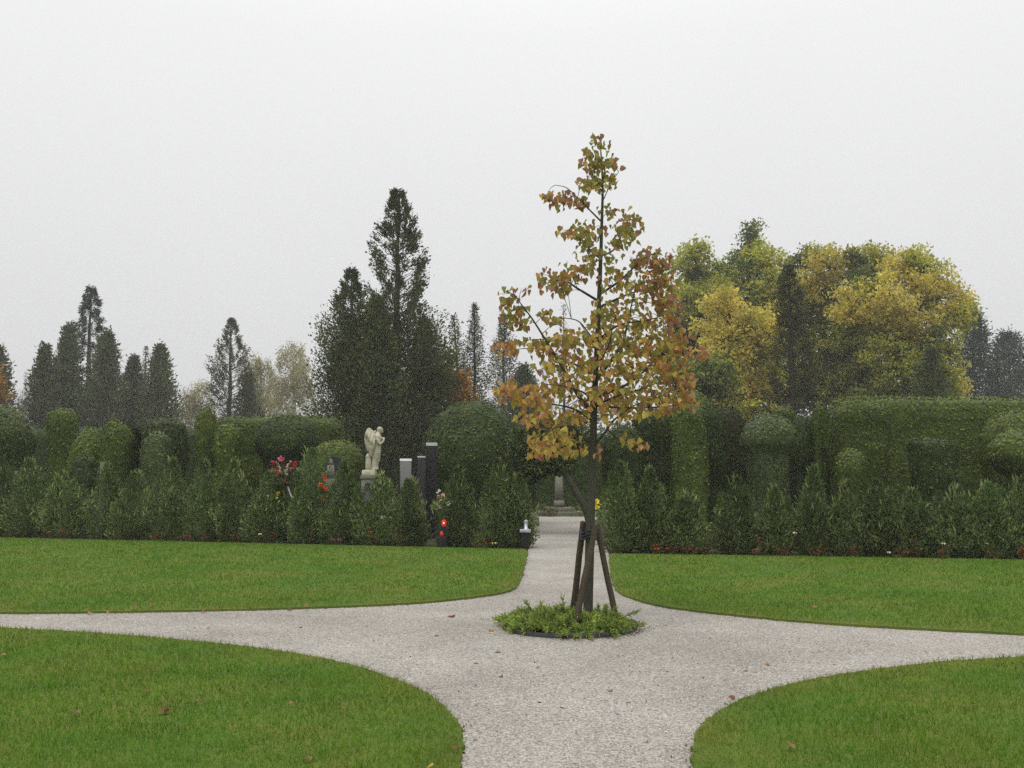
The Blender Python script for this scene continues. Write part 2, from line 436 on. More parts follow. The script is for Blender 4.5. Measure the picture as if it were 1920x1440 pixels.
def sheet(name, pts, z, mat, zb=None):
    bm = bmesh.new()
    vs = [bm.verts.new((p[0], p[1], z)) for p in pts]
    f = bm.faces.new(vs)
    if f.normal.z < 0: f.normal_flip()
    bm.normal_update()
    if f.normal.z < 0: f.normal_flip()
    if zb is not None:
        n_ = len(vs); lo = [bm.verts.new((p[0], p[1], zb)) for p in pts]
        for i in range(n_): bm.faces.new((vs[i], vs[(i + 1) % n_], lo[(i + 1) % n_], lo[i]))
        bmesh.ops.recalc_face_normals(bm, faces=bm.faces)
    bmesh.ops.triangulate(bm, faces=[q for q in bm.faces if len(q.verts) > 4])
    me = bpy.data.meshes.new(name); bm.to_mesh(me); bm.free(); me.materials.append(mat)
    return tag(link(name, me), kind='structure')

GS = 240.0
sheet('ground', [(-GS, -GS), (GS, -GS), (GS, GS), (-GS, GS)], -0.012, M['ground'])

def hedge_y(px):                                   # base row of the thuja hedge in the photo
    return 1008 + 22 * px / 980 if px < 1070 else 1038 + 12 * (px - 1140) / 780
hl = [ground(x, hedge_y(x) + 2) for x in (-700, -300, 0, 300, 600, 985)]
hr = [ground(x, hedge_y(x) + 2) for x in (1148, 1400, 1650, 1920, 2300, 2700)]
pl0, pr0 = ground(990, 1034), ground(1142, 1040)
pl1, pr1 = ground(1003, 974), ground(1112, 974)
cross = pl1[1]
gravel_pts = [(-14, -14), (14, -14), (14, hr[-1][1]), *[(p[0], p[1]) for p in hr[::-1]], (pr0[0], pr0[1]), (pr1[0], pr1[1]),
              (9, cross + .1), (9, cross + 1.5), (-7, cross + 2.2), (-7, cross + .5), (pl1[0], pl1[1]), (pl0[0], pl0[1]), *[(p[0], p[1]) for p in hl[::-1]], (-14, hl[0][1] - 1)]
gravel_pts = [p for p in gravel_pts]
sheet('gravel_path', gravel_pts, 0.0, M['gravel'])

def curve_pts(px, z):
    P = np.array([ground(a, b, z)[:2] for a, b in px])
    Q = smooth_path(P, 10)
    return Q + rng.normal(0, .007, Q.shape)
farL = curve_pts([(-700, 1141), (-300, 1145), (0, 1148), (150, 1147), (300, 1145), (500, 1141), (700, 1134), (800, 1128), (880, 1120), (935, 1112), (962, 1104), (975, 1090), (982, 1070), (987, 1050), (990, 1034)], 0.02)
farR = curve_pts([(2700, 1232), (2300, 1209), (1920, 1188), (1700, 1177), (1500, 1164), (1300, 1144), (1220, 1131), (1172, 1116), (1152, 1100), (1146, 1080), (1143, 1058), (1142, 1040)], 0.02)
nearL = curve_pts([(-500, 1153), (-200, 1160), (0, 1169), (150, 1177), (300, 1188), (500, 1208), (640, 1233), (740, 1263), (800, 1290), (840, 1320), (862, 1350), (868, 1382), (862, 1420), (846, 1470), (810, 1560)], 0.06)
nearR = curve_pts([(2500, 1196), (2200, 1209), (1920, 1222), (1750, 1233), (1600, 1251), (1480, 1273), (1400, 1297), (1340, 1327), (1306, 1360), (1298, 1395), (1305, 1440), (1328, 1500), (1360, 1570)], 0.06)
polyFL = np.vstack([farL, [(p[0], p[1]) for p in hl[::-1]]])
polyFR = np.vstack([farR, [(p[0], p[1]) for p in hr]])
polyNL = np.vstack([nearL, [(-.95, 3.4), (-.95, -9), (-13, -9), (-13, nearL[0][1])]])
polyNR = np.vstack([nearR, [(1.25, 3.4), (1.0, -9), (13, -9), (13, nearR[0][1])]])
LAWNZ = 0.025
polys = [polyFL, polyFR, polyNL, polyNR]
for q in polys: sheet('lawn', [tuple(p) for p in q], LAWNZ, M['lawn'], -0.005)

# ------------------------------------------------------------------ grass blades (stuff)
def inside(P, poly):
    x, y = P[:, 0], P[:, 1]; c = np.zeros(len(P), bool); n = len(poly); j = n - 1
    for i in range(n):
        xi, yi = poly[i]; xj, yj = poly[j]
        if yi != yj:
            t = ((yi > y) != (yj > y)) & (x < (xj - xi) * (y - yi) / (yj - yi) + xi)
            c ^= t
        j = i
    return c
def edge_dist(P, poly):
    d = np.full(len(P), 1e9)
    A = poly; B = np.roll(poly, -1, 0)
    for a, b in zip(A, B):
        ab = b - a; l2 = (ab ** 2).sum()
        if l2 < 1e-9: continue
        t = np.clip(((P - a) @ ab) / l2, 0, 1)[:, None]
        d = np.minimum(d, np.linalg.norm(P - (a + t * ab), axis=1))
    return d
def grass_mat():
    m, n, o = newmat('grass_blades')
    at_ = n.nodes.new("ShaderNodeAttribute"); at_.attribute_name = "rnd"
    g = n.nodes.new("ShaderNodeNewGeometry")
    green = ramp(n, [(0, (.056, .135, .010)), (.5, (.098, .225, .016)), (1, (.150, .29, .028))], at_.outputs['Fac']).outputs[0]
    yel = ramp(n, [(0, (.12, .15, .018)), (.6, (.20, .23, .032)), (.9, (.25, .23, .06)), (1, (.32, .26, .11))], at_.outputs['Fac']).outputs[0]
    a = noise(n, g.outputs['Position'], .75, 5, .6)
    f = ramp(n, [(.50, (0, 0, 0)), (.70, (.6, .6, .6))], a.outputs['Fac']).outputs[0]
    dk = noise(n, g.outputs['Position'], 2.1, 3, .5)
    green = mixc(n, green, ramp(n, [(.34, (.72, .76, .68)), (.56, (1.04, 1.04, 1.04))], dk.outputs['Fac']).outputs[0], 1.0, 'MULTIPLY')
    ed = n.nodes.new("ShaderNodeAttribute"); ed.attribute_name = "edge"
    f2 = n.nodes.new("ShaderNodeMath"); f2.operation = 'MAXIMUM'
    n.links.new(f, f2.inputs[0]); n.links.new(ed.outputs['Fac'], f2.inputs[1])
    col = mixc(n, green, yel, f2.outputs[0])
    p = principled(n, col, .55, .04)
    t = n.nodes.new("ShaderNodeBsdfTranslucent"); n.links.new(col, t.inputs['Color'])
    ms = n.nodes.new("ShaderNodeMixShader"); ms.inputs[0].default_value = .35
    n.links.new(p.outputs[0], ms.inputs[1]); n.links.new(t.outputs[0], ms.inputs[2])
    n.links.new(ms.outputs[0], o.inputs['Surface']); return m
M['grass'] = grass_mat()
def scatter(poly, y0, y1, dens, side=1.12):
    """random points of the lawn between two distances, a little wider than the view"""
    xm = y1 * 960 / FPX * side + .6
    n_ = int((2 * xm) * (y1 - y0) * dens)
    P = np.stack([rng.uniform(-xm, xm, n_), rng.uniform(y0, y1, n_)], 1)
    P = P[np.abs(P[:, 0]) < P[:, 1] * 960 / FPX * side + .6]
    return P[inside(P, poly)]
gV, gF, gR, gE = [], [], [], []
gn = 0
bands = [(4.6, 6.2, 5200, .0042), (6.2, 8, 3800, .0052), (8, 10, 2700, .0062), (10, 13, 1700, .0078), (13, 17, 1050, .010), (17, 24, 650, .013)]
for poly in polys:
    for (y0, y1, dn, w) in bands:
        P = scatter(poly, y0, y1, dn)
        if not len(P): continue
        n_ = len(P)
        d = edge_dist(P, poly)
        P3 = np.column_stack([P, np.full(n_, LAWNZ - .002)])
        clump = lumps(P3, 5.0, 3) * .5 + lumps(P3, 1.6, 4) * .5
        h = rng.uniform(.022, .052, n_) * (1 + .30 * clump) * (1 + .25 * (rng.random(n_) < .05))
        az = rng.uniform(0, 6.283, n_); lean = rng.uniform(.1, 1.0, n_)
        D = np.stack([np.cos(az) * lean, np.sin(az) * lean, np.ones(n_)], 1)
        tip = P3 + unit(D) * h[:, None]
        s = rng.uniform(0, 6.283, n_); ww = w * rng.uniform(.6, 1.2, n_)
        S = np.stack([np.cos(s), np.sin(s), np.zeros(n_)], 1) * ww[:, None] * .5
        V = np.stack([P3 - S, P3 + S, tip], 1).reshape(-1, 3)
        gV.append(V); gF.append(np.arange(3 * n_).reshape(n_, 3) + gn); gn += 3 * n_
        gR.append(rng.random(n_))
        gE.append(np.clip(1 - d / .32, 0, 1) * rng.uniform(.3, 1.0, n_))
me = npmesh('grass', np.concatenate(gV), [np.concatenate(gF)], M['grass'], np.concatenate(gR))
a = me.attributes.new("edge", 'FLOAT', 'FACE'); a.data.foreach_set("value", np.concatenate(gE).astype(np.float32))
tag(link('grass', me), 'short mown green lawn grass on both sides of the gravel paths', 'grass', kind='stuff')
print('grass blades', gn // 3)

# loose pebbles on the near gravel (stuff)
acc = Acc()
xm = 5.0
P = np.stack([rng.uniform(-4.5, 4.8, 60000), 4.6 + rng.random(60000) ** 1.5 * 8, np.zeros(60000)], 1)
ok = np.ones(len(P), bool)
for q in polys: ok &= ~inside(P[:, :2], q)
P = P[ok & (np.abs(P[:, 0]) < P[:, 1] * .53 + .4)][:26000]
n_ = len(P); sz = rng.uniform(.003, .0075, n_)
o8 = np.array([(1, 0, 0), (0, 1, 0), (-1, 0, 0), (0, -1, 0), (0, 0, .75), ])
az = rng.uniform(0, 6.28, n_); ca, sa = np.cos(az), np.sin(az)
st = rng.uniform(.7, 1.4, n_)
V = np.stack([(ca[:, None] * o8[None, :, 0] * st[:, None] - sa[:, None] * o8[None, :, 1]), (sa[:, None] * o8[None, :, 0] * st[:, None] + ca[:, None] * o8[None, :, 1]), np.repeat(o8[None, :, 2], n_, 0)], -1) * sz[:, None, None] + P[:, None, :]
F = (np.array([(0, 1, 4), (1, 2, 4), (2, 3, 4), (3, 0, 4)])[None] + (np.arange(n_) * 5)[:, None, None]).reshape(-1, 3)
acc.add(V.reshape(-1, 3), F, np.repeat(rng.random(n_), 4))
M['pebble'] = foliage_mat('pebbles', [(.14, .13, .12), (.28, .26, .24), (.42, .39, .36), (.55, .52, .49)], 0.0, 3.0, (.9, 1.1), .8, None, .95)
tag(link('loose_gravel', acc.mesh('loose_gravel', M['pebble'])), 'loose pale gravel stones scattered over the path', 'gravel', kind='stuff')

# ------------------------------------------------------------------ the young tree in the ring
TY = 10.42
RC = np.array([(1066 - 960) / FPX * 10.3, 10.3]); RR = .66
tb = np.array([(1102 - 960) / FPX * TY, TY, 0.0])
tree = thing('young_tree', 'young tree with red, orange and olive autumn leaves staked in the round bed', 'tree', tb)
trunk_px = [(1102, 1170, .054), (1103, 1120, .050), (1105, 1050, .049), (1107, 980, .047), (1110, 900, .043), (1112, 835, .039), (1114, 770, .034), (1117, 700, .030), (1121, 610, .026), (1125, 520, .022), (1128, 430, .017), (1130, 350, .012), (1127, 290, .008), (1124, 258, .004)]
TP = np.array([at(a, b, TY) for a, b, _ in trunk_px]) - tb
TP[0, 2] = -0.05
TPs = smooth_path(TP, 4); TRs = np.interp(np.linspace(0, 1, len(TPs)), np.linspace(0, 1, len(TP)), [r for _, _, r in trunk_px])
acc = Acc(); tube(acc, TPs, TRs, 12)
link('trunk', acc.mesh('trunk', M['bark'], True), tree)
branches_px = [  # pixels, depth change towards the tip (m), start radius
    ([(1123, 565), (1083, 541), (1059, 527), (1020, 525)], -.35, .015),
    ([(1126, 414), (1107, 395), (1083, 371), (1062, 352), (1041, 347)], .1, .010),
    ([(1123, 553), (1159, 529), (1187, 503), (1206, 485), (1239, 470)], -.2, .014),
    ([(1122, 577), (1163, 558), (1200, 545), (1245, 540)], .45, .014),
    ([(1113, 778), (1083, 740), (1069, 716), (1045, 673), (1022, 636), (998, 598), (977, 570), (962, 548)], -.35, .022),
    ([(1112, 790), (1083, 770), (1055, 761), (1020, 755), (975, 735)], .5, .016),
    ([(1111, 836), (1088, 815), (1069, 799), (1035, 805), (1005, 830)], -.45, .015),
    ([(1112, 838), (1135, 810), (1152, 787), (1190, 760), (1235, 745)], -.5, .017),
    ([(1116, 715), (1145, 678), (1168, 640), (1178, 598), (1189, 551), (1193, 528)], -.15, .018),
    ([(1114, 745), (1168, 725), (1201, 702), (1230, 673), (1258, 662), (1300, 660)], .4, .017),
    ([(1140, 806), (1160, 825), (1182, 834), (1200, 842)], .1, .006),
    ([(1126, 485), (1107, 470), (1093, 442), (1065, 437)], .2, .010),
    ([(1126, 480), (1149, 470), (1163, 447), (1173, 418), (1195, 408)], .1, .011),
    ([(1113, 760), (1180, 765), (1250, 762), (1290, 755)], .1, .014),
    ([(1117, 700), (1070, 680), (1010, 655), (960, 655)], .5, .014),
    ([(1115, 730), (1120, 690), (1140, 650), (1150, 610)], -.8, .016),
    ([(1119, 650), (1100, 620), (1080, 600), (1040, 595)], .75, .013),
    ([(1119, 640), (1160, 610), (1215, 600), (1250, 590)], -.6, .014),
    ([(1113, 770), (1100, 740), (1060, 725), (1020, 720)], -.85, .015),
    ([(1113, 765), (1150, 745), (1200, 730), (1240, 715)], -.9, .015),
    ([(1129, 380), (1145, 345), (1160, 322)], 0, .006),
    ([(1129, 360), (1110, 325), (1095, 295)], .05, .006),
]
BP = []
for px, dz, r0 in branches_px:
    n_ = len(px)
    P = np.array([at(a, b, TY + dz * (i / (n_ - 1)) ** 1.1) for i, (a, b) in enumerate(px)]) - tb
    P = smooth_path(P, 4)
    acc = Acc(); tube(acc, P, np.linspace(r0, .003, len(P)), 7)
    link('branch', acc.mesh('branch', M['bark'], True), tree)
    BP.append(P)
BPall = np.concatenate(BP + [TPs[len(TPs) // 3:]])
clusters = [  # px centre, radii, count, weights (olive, yellow, orange, red)
    (1123, 272, 16, 22, 16, (3, 0, 1, 4)), (1108, 305, 20, 22, 24, (4, 0, 1, 3)), (1146, 305, 18, 24, 14, (4, 0, 1, 3)), (1125, 318, 26, 26, 30, (6, 1, 1, 2)), (1105, 350, 24, 16, 34, (6, 1, 1, 1)), (1138, 345, 20, 18, 18, (5, 1, 1, 1)),
    (1060, 375, 34, 18, 44, (2, 0, 2, 6)), (1022, 374, 10, 6, 4, (0, 0, 2, 6)), (1090, 385, 16, 12, 10, (4, 0, 1, 2)),
    (1100, 440, 32, 22, 46, (6, 1, 1, 2)), (1060, 440, 20, 10, 12, (2, 0, 2, 4)), (1172, 430, 28, 34, 44, (6, 1, 1, 3)), (1140, 400, 18, 12, 10, (5, 1, 0, 2)), (1195, 418, 10, 10, 5, (3, 0, 1, 3)), (1160, 460, 20, 12, 14, (5, 1, 0, 2)),
    (1115, 475, 36, 20, 36, (6, 1, 1, 2)), (1100, 505, 20, 20, 22, (3, 1, 2, 4)),
    (1055, 520, 38, 20, 44, (4, 0, 2, 4)), (1045, 545, 34, 14, 30, (5, 1, 2, 3)), (1015, 525, 14, 16, 8, (1, 0, 3, 5)),
    (1150, 520, 40, 24, 36, (5, 1, 2, 2)), (1205, 490, 36, 22, 40, (3, 0, 2, 4)), (1240, 495, 28, 22, 34, (3, 0, 2, 5)), (1235, 530, 30, 32, 50, (4, 1, 3, 3)), (1190, 545, 40, 26, 44, (5, 2, 2, 1)),
    (950, 565, 18, 22, 22, (2, 1, 2, 5)), (965, 590, 26, 24, 34, (5, 2, 2, 2)), (978, 610, 16, 10, 12, (2, 2, 3, 2)), (985, 545, 14, 8, 4, (0, 0, 1, 6)),
    (1025, 592, 22, 10, 14, (4, 1, 2, 3)), (1045, 605, 14, 8, 8, (4, 1, 2, 2)),
    (1140, 590, 40, 34, 60, (5, 3, 2, 1)), (1200, 600, 46, 34, 70, (4, 3, 2, 1)), (1250, 575, 26, 36, 50, (2, 1, 4, 4)),
    (1130, 640, 56, 26, 90, (5, 4, 2, 1)), (1210, 650, 60, 28, 90, (4, 5, 2, 1)), (1265, 640, 30, 34, 50, (2, 2, 4, 3)),
    (1060, 640, 40, 20, 44, (4, 2, 2, 2)), (1010, 650, 40, 14, 44, (4, 2, 3, 2)), (950, 655, 26, 14, 26, (0, 1, 4, 4)),
    (1050, 680, 46, 24, 64, (3, 3, 3, 1)), (1120, 690, 56, 28, 90, (3, 4, 3, 1)), (1190, 695, 60, 30, 90, (3, 4, 3, 1)), (1250, 695, 40, 30, 60, (2, 3, 4, 2)), (1300, 668, 26, 14, 16, (0, 1, 4, 3)), (1285, 715, 26, 24, 40, (1, 2, 4, 3)),
    (960, 735, 32, 22, 50, (0, 2, 5, 3)), (1000, 755, 38, 20, 46, (1, 3, 5, 1)), (1045, 730, 40, 20, 44, (2, 3, 4, 1)), (1110, 740, 50, 26, 70, (2, 3, 4, 2)), (1180, 745, 60, 26, 90, (3, 4, 3, 1)), (1245, 755, 40, 28, 64, (2, 4, 4, 2)), (1290, 755, 18, 18, 20, (0, 2, 4, 3)),
    (1000, 785, 30, 14, 26, (1, 4, 3, 1)), (1060, 785, 50, 20, 50, (2, 5, 3, 1)), (1130, 775, 46, 22, 46, (3, 4, 2, 1)), (1200, 778, 40, 14, 30, (3, 4, 2, 1)),
    (1040, 825, 44, 24, 54, (2, 5, 4, 0)), (1015, 845, 24, 16, 34, (0, 3, 5, 1)), (1065, 850, 24, 12, 16, (1, 4, 4, 0)), (1185, 830, 12, 8, 8, (2, 4, 1, 0)), (1168, 825, 8, 10, 5, (2, 4, 1, 0)), (1205, 840, 10, 8, 6, (0, 2, 4, 1)), (1095, 845, 10, 8, 4, (0, 4, 3, 0)), (1120, 850, 12, 14, 5, (0, 1, 3, 3)),
]
def leaf_shape(L, W, curl, seed):
    r = np.random.default_rng(seed)
    zs = np.array([0.06, -.10, -.38, -.70, -1.0]) * L
    xs = np.array([.22, .47, .46, .25, 0]) * W
    V = [(0, 0, 0)]
    for s in (-1, 1):
        for z, x in zip(zs[:4], xs[:4]):
            V.append((s * x * r.uniform(.92, 1.06), -abs(x) * r.uniform(.5, .85) + curl * (z / L) ** 2 * L, z))
    V.append((0, curl * L, -L)); V.append((0, curl * L * .16, -.4 * L))
    # 0 base, 1-4 left, 5-8 right, 9 tip, 10 mid rib
    F = [(0, 2, 1), (0, 10, 2), (10, 3, 2), (10, 4, 3), (10, 9, 4), (0, 5, 6), (0, 6, 10), (10, 6, 7), (10, 7, 8), (10, 8, 9)]
    return np.array(V, float), np.array(F)
shapes = [leaf_shape(1, .90, .12, 1), leaf_shape(1, .84, -.18, 2), leaf_shape(1, .98, .30, 3)]
leafmesh = {}
for i, (V, F) in enumerate(shapes):
    for j in range(4): leafmesh[i, j] = npmesh('leaf', V, [F], LEAFM[j])
leaves = []
twigs = Acc()
for ci, (cx, cy_, rx, ry, cnt, wts) in enumerate(clusters):
    hw = 30 + 150 * np.clip((cy_ - 250) / 450, 0, 1)
    rel = abs(cx - 1118) / hw
    dr = max(.12, .85 * math.sqrt(max(0.02, 1 - min(rel, .95) ** 2)) * hw * mpp(TY))
    nb = BPall
    for k in range(max(1, cnt // 9)):
        q = at(cx + rng.uniform(-.7, .7) * rx, cy_ + rng.uniform(-.7, .5) * ry, TY + np.clip(rng.normal(0, .5), -1, 1) * dr) - tb
        b = nb[np.argmin(((nb - q) ** 2).sum(1) + 0.3 * np.maximum(0, nb[:, 2] - q[2]))]
        midp = (b + q) / 2 + np.array([0, 0, .03])
        tube(twigs, smooth_path([b, midp, q], 3), np.linspace(.004, .0016, 7), 4, False)
    for k in range(int(cnt * 1.55)):
        u = rng.normal(0, .50, 2)
        if np.hypot(*u) > 1.15: u *= 1.15 / np.hypot(*u)
        p = at(cx + u[0] * rx, cy_ + u[1] * ry - 5, TY + np.clip(rng.normal(0, .5), -1, 1) * dr) - tb
        w = np.array(wts, float) * np.array([1.3, 1.15, 1.0, 1.0]) + .2; j = rng.choice(4, p=w / w.sum())
        leaves.append((p, int(j), rng.integers(3), rng.uniform(.044, .080), rng.normal(0, R(24)), rng.normal(0, R(24)), rng.uniform(0, 6.283)))
tag(link('twigs', twigs.mesh('twigs', M['bark'], True), tree), kind='stuff')
leaves.sort(key=lambda l: l[0][1] - 2.5 * l[3])
order = leaves[:520:2] + leaves[520:560]
pick = set(id(l) for l in order[:300])
fol = Acc()
for l in leaves:
    p, j, i, s, rx_, ry_, rz_ = l
    mat = Matrix.Rotation(rz_, 3, 'Z') @ Matrix.Rotation(rx_, 3, 'X') @ Matrix.Rotation(ry_, 3, 'Y')
    if id(l) in pick:
        o = link('leaf', leafmesh[i, j], tree, p)
        o.rotation_euler = mat.to_euler(); o.scale = (s, s, s)
    else:
        V, F = shapes[i]
        fol.add((V * s) @ np.array(mat).T + p, F, 0.5, j)
tag(link('foliage', fol.mesh('foliage', LEAFM), tree), kind='stuff')
print('tree leaves', len(leaves))

# support stakes
stakes = thing('stake_frame', 'round wooden stakes lashed around the young tree trunk', 'stakes', tb)
def stake(a, b, ya, yb, r):
    p0 = ground(*a) ; p0 = np.array([(a[0] - 960) / FPX * ya, ya, -.05]) - tb
    p1 = at(b[0], b[1], yb) - tb
    P = np.array([p0 + (p1 - p0) * t for t in np.linspace(0, 1, 7)])
    P[1:-1] += rng.normal(0, .003, (5, 3))
    ac = Acc(); tube(ac, P, np.linspace(r * 1.04, r * .95, 7), 12)
    link('stake', ac.mesh('stake', M['stakewood'], True), stakes)
stake((1069, 1150), (1094, 978), 10.75, 10.50, .034)
stake((1072, 1160), (1117, 984), 10.12, 10.33, .032)
stake((1156, 1160), (1119, 984), 10.40, 10.42, .031)
ac = Acc()
for z, r_ in ((.945, .088), (.91, .090), (.88, .087)):
    th = np.linspace(0, 2 * math.pi, 21)
    tube(ac, np.stack([.012 + np.cos(th) * r_, np.sin(th) * r_ * 1.05, z + .015 * np.sin(3 * th)], 1), .011, 6, False)
link('tie_band', ac.mesh('tie_band', M['edging'], True), stakes)

# round bed: soil, edging, low juniper
th = np.linspace(0, 2 * math.pi, 40, endpoint=False)
sheet('planting_bed', [(RC[0] + RR * math.cos(t), RC[1] + RR * math.sin(t)) for t in th], 0.02, M['soil'], -.004)
ac = Acc()
n_ = 48; th = np.linspace(0, 2 * math.pi, n_, endpoint=False)
ring = []
for r_, z in ((RR + .002, -.01), (RR + .002, .045), (RR + .022, .045), (RR + .022, -.01)):
    ring.append(np.stack([np.cos(th) * (r_ + .006 * np.sin(5 * th)), np.sin(th) * r_, np.full(n_, z) + .006 * np.sin(4 * th + 1)], 1))
V = np.concatenate(ring)
F = []
for k in range(3):
    for j in range(n_): F.append((k * n_ + j, k * n_ + (j + 1) % n_, (k + 1) * n_ + (j + 1) % n_, (k + 1) * n_ + j))
ac.add(V, F)
tag(link('edging_ring', ac.mesh('edging_ring', M['edging'], True), None, (RC[0], RC[1], 0)), 'dark plastic edging ring around the round planting bed', 'edging')
acc = Acc()
nsh = 330
for k in range(nsh):
    rr = RR * .86 * math.sqrt(rng.random()); az = rng.uniform(0, 6.283)
    if rr * math.cos(az) > .44 and rng.random() < .7: continue
    b0 = np.array([RC[0] + rr * math.cos(az), RC[1] + rr * math.sin(az), .02])
    out_ = np.array([math.cos(az), math.sin(az), 0]) * (rr / RR) + rng.normal(0, .5, 3) * np.array([1, 1, 0])
    ln = rng.uniform(.08, .19); up = rng.uniform(.3, .9) * (1.15 - .5 * rr / RR)
    left = b0[0] < RC[0] + .05
    if rng.random() < (.22 if left else .08): ln *= 1.55; up *= 1.25
    d0 = unit(np.array([out_[0], out_[1], up]))
    t = np.linspace(0, 1, 9)[:, None]
    P = b0 + d0 * ln * t + np.array([out_[0], out_[1], -.35]) * (t ** 2) * ln * .45
    P[:, 2] = np.maximum(P[:, 2], .03)
    tube(acc, P, np.linspace(.004, .0015, 9), 4, False, .15)
    m_ = 60
    ti = rng.random(m_) ** .8; ii = np.clip((ti * 8).astype(int), 0, 7); fr = (ti * 8 - ii)[:, None]
    Q = P[ii] * (1 - fr) + P[ii + 1] * fr; T = unit(P[ii + 1] - P[ii])
    D = T * .8 + rand_dirs(m_) * .75 + np.array([0, 0, .15])
    cards(acc, Q, D, rng.uniform(.03, .07, m_), rng.uniform(.009, .016, m_), np.clip(.25 + .6 * ti + rng.normal(0, .15, m_), 0, 1))
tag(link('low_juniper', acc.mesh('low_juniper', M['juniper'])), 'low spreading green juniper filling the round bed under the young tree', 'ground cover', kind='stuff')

# ------------------------------------------------------------------ young thuja row
ORD = ['first', 'second', 'third', 'fourth', 'fifth', 'sixth', 'seventh', 'eighth', 'ninth', 'tenth', 'eleventh', 'twelfth', 'thirteenth', 'fourteenth', 'fifteenth', 'sixteenth', 'seventeenth', 'eighteenth']
def plume(acc, c, h, r, n_, lean, L=(.045, .092)):
    t = rng.random(n_) ** 1.15
    prof = np.minimum(1, (1 - t) * 1.7) ** .8 * np.minimum(1, .55 + t * 3)
    az = rng.uniform(0, 6.283, n_)
    rad = r * prof * np.sqrt(rng.uniform(.12, 1.0, n_)) * (1 + .25 * np.sin(az * 3 + t * 9 + c[0] * 7))
    P = np.stack([np.cos(az) * rad, np.sin(az) * rad, t * h], 1) + c + np.asarray(lean) * t[:, None]
    D = np.stack([np.cos(az) * .7, np.sin(az) * .7, np.full(n_, .75)], 1) + rng.normal(0, .35, (n_, 3))
    ln = rng.uniform(L[0], L[1], n_)
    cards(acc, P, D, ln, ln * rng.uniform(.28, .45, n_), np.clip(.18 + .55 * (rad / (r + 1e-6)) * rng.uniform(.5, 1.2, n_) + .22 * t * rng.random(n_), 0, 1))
def thuja(px, pytop, label, wpx=62, off=.42):
    Y = ground(px, hedge_y(px))[1] + off
    b = at(px, HOR, Y); b[2] = 0
    h = topz(pytop, Y) * 1.0
    r = wpx * mpp(Y) * rng.uniform(.60, .78); vv = rng.normal(0, .10)
    o = thing('thuja_shrub', label, 'shrub', b, 'young thuja shrubs along the edge of the lawns')
    ac = Acc()
    lean = rng.normal(0, .06, 3) * np.array([1, 1, 0])
    plume(ac, np.zeros(3), h, r * .82, 2200, lean)
    for k in range(rng.integers(6, 12)):
        az = rng.uniform(0, 6.283); q = r * rng.uniform(.25, .72)
        plume(ac, np.array([math.cos(az) * q, math.sin(az) * q, .02]), h * rng.uniform(.40, .92), r * rng.uniform(.30, .60), 560, rng.normal(0, .05, 3) * np.array([1, 1, 0]))
    # loose tips at the top
    n_ = 170; t = rng.uniform(.30, 1.0, n_)
    P = np.stack([rng.normal(0, r * .62, n_) * (1.12 - t), rng.normal(0, r * .62, n_) * (1.12 - t), h * t * .98], 1)
    cards(ac, P, np.array([0, 0, 1.0]) + rng.normal(0, .3, (n_, 3)), rng.uniform(.10, .19, n_), .028, rng.uniform(.6, 1, n_))
    link('foliage', ac.mesh('foliage', M['thuja']), o)
    a2 = Acc(); tube(a2, [(0, 0, -.03), (lean[0] * .4, lean[1] * .4, h * .4), (lean[0] * .8, lean[1] * .8, h * .85)], [.022, .014, .004], 6)
    link('stem', a2.mesh('stem', M['bark_dark']), o)
    return o, b
left_th = [(968, 892, 56), (938, 862, 58), (858, 880, 62), (778, 900, 60), (712, 888, 74), (646, 868, 70), (578, 842, 66), (510, 885, 66), (442, 866, 62), (385, 862, 62), (322, 860, 62), (258, 884, 62), (198, 868, 64), (120, 884, 66), (58, 862, 64), (6, 842, 62), (-60, 868, 66)]
right_th = [(1166, 868, 62), (1216, 880, 64), (1290, 926, 72), (1380, 896, 70), (1450, 916, 62), (1522, 876, 62), (1582, 905, 60), (1642, 902, 66), (1708, 920, 66), (1786, 912, 62), (1848, 906, 66), (1906, 900, 64), (1970, 900, 64)]
TH = {}
for side, lst in (('left', left_th), ('right', right_th)):
    for i, (px, pt, w) in enumerate(lst):
        TH[side, i] = thuja(px, pt, '%s young thuja shrub to the %s of the gravel path' % (ORD[i], side), w)

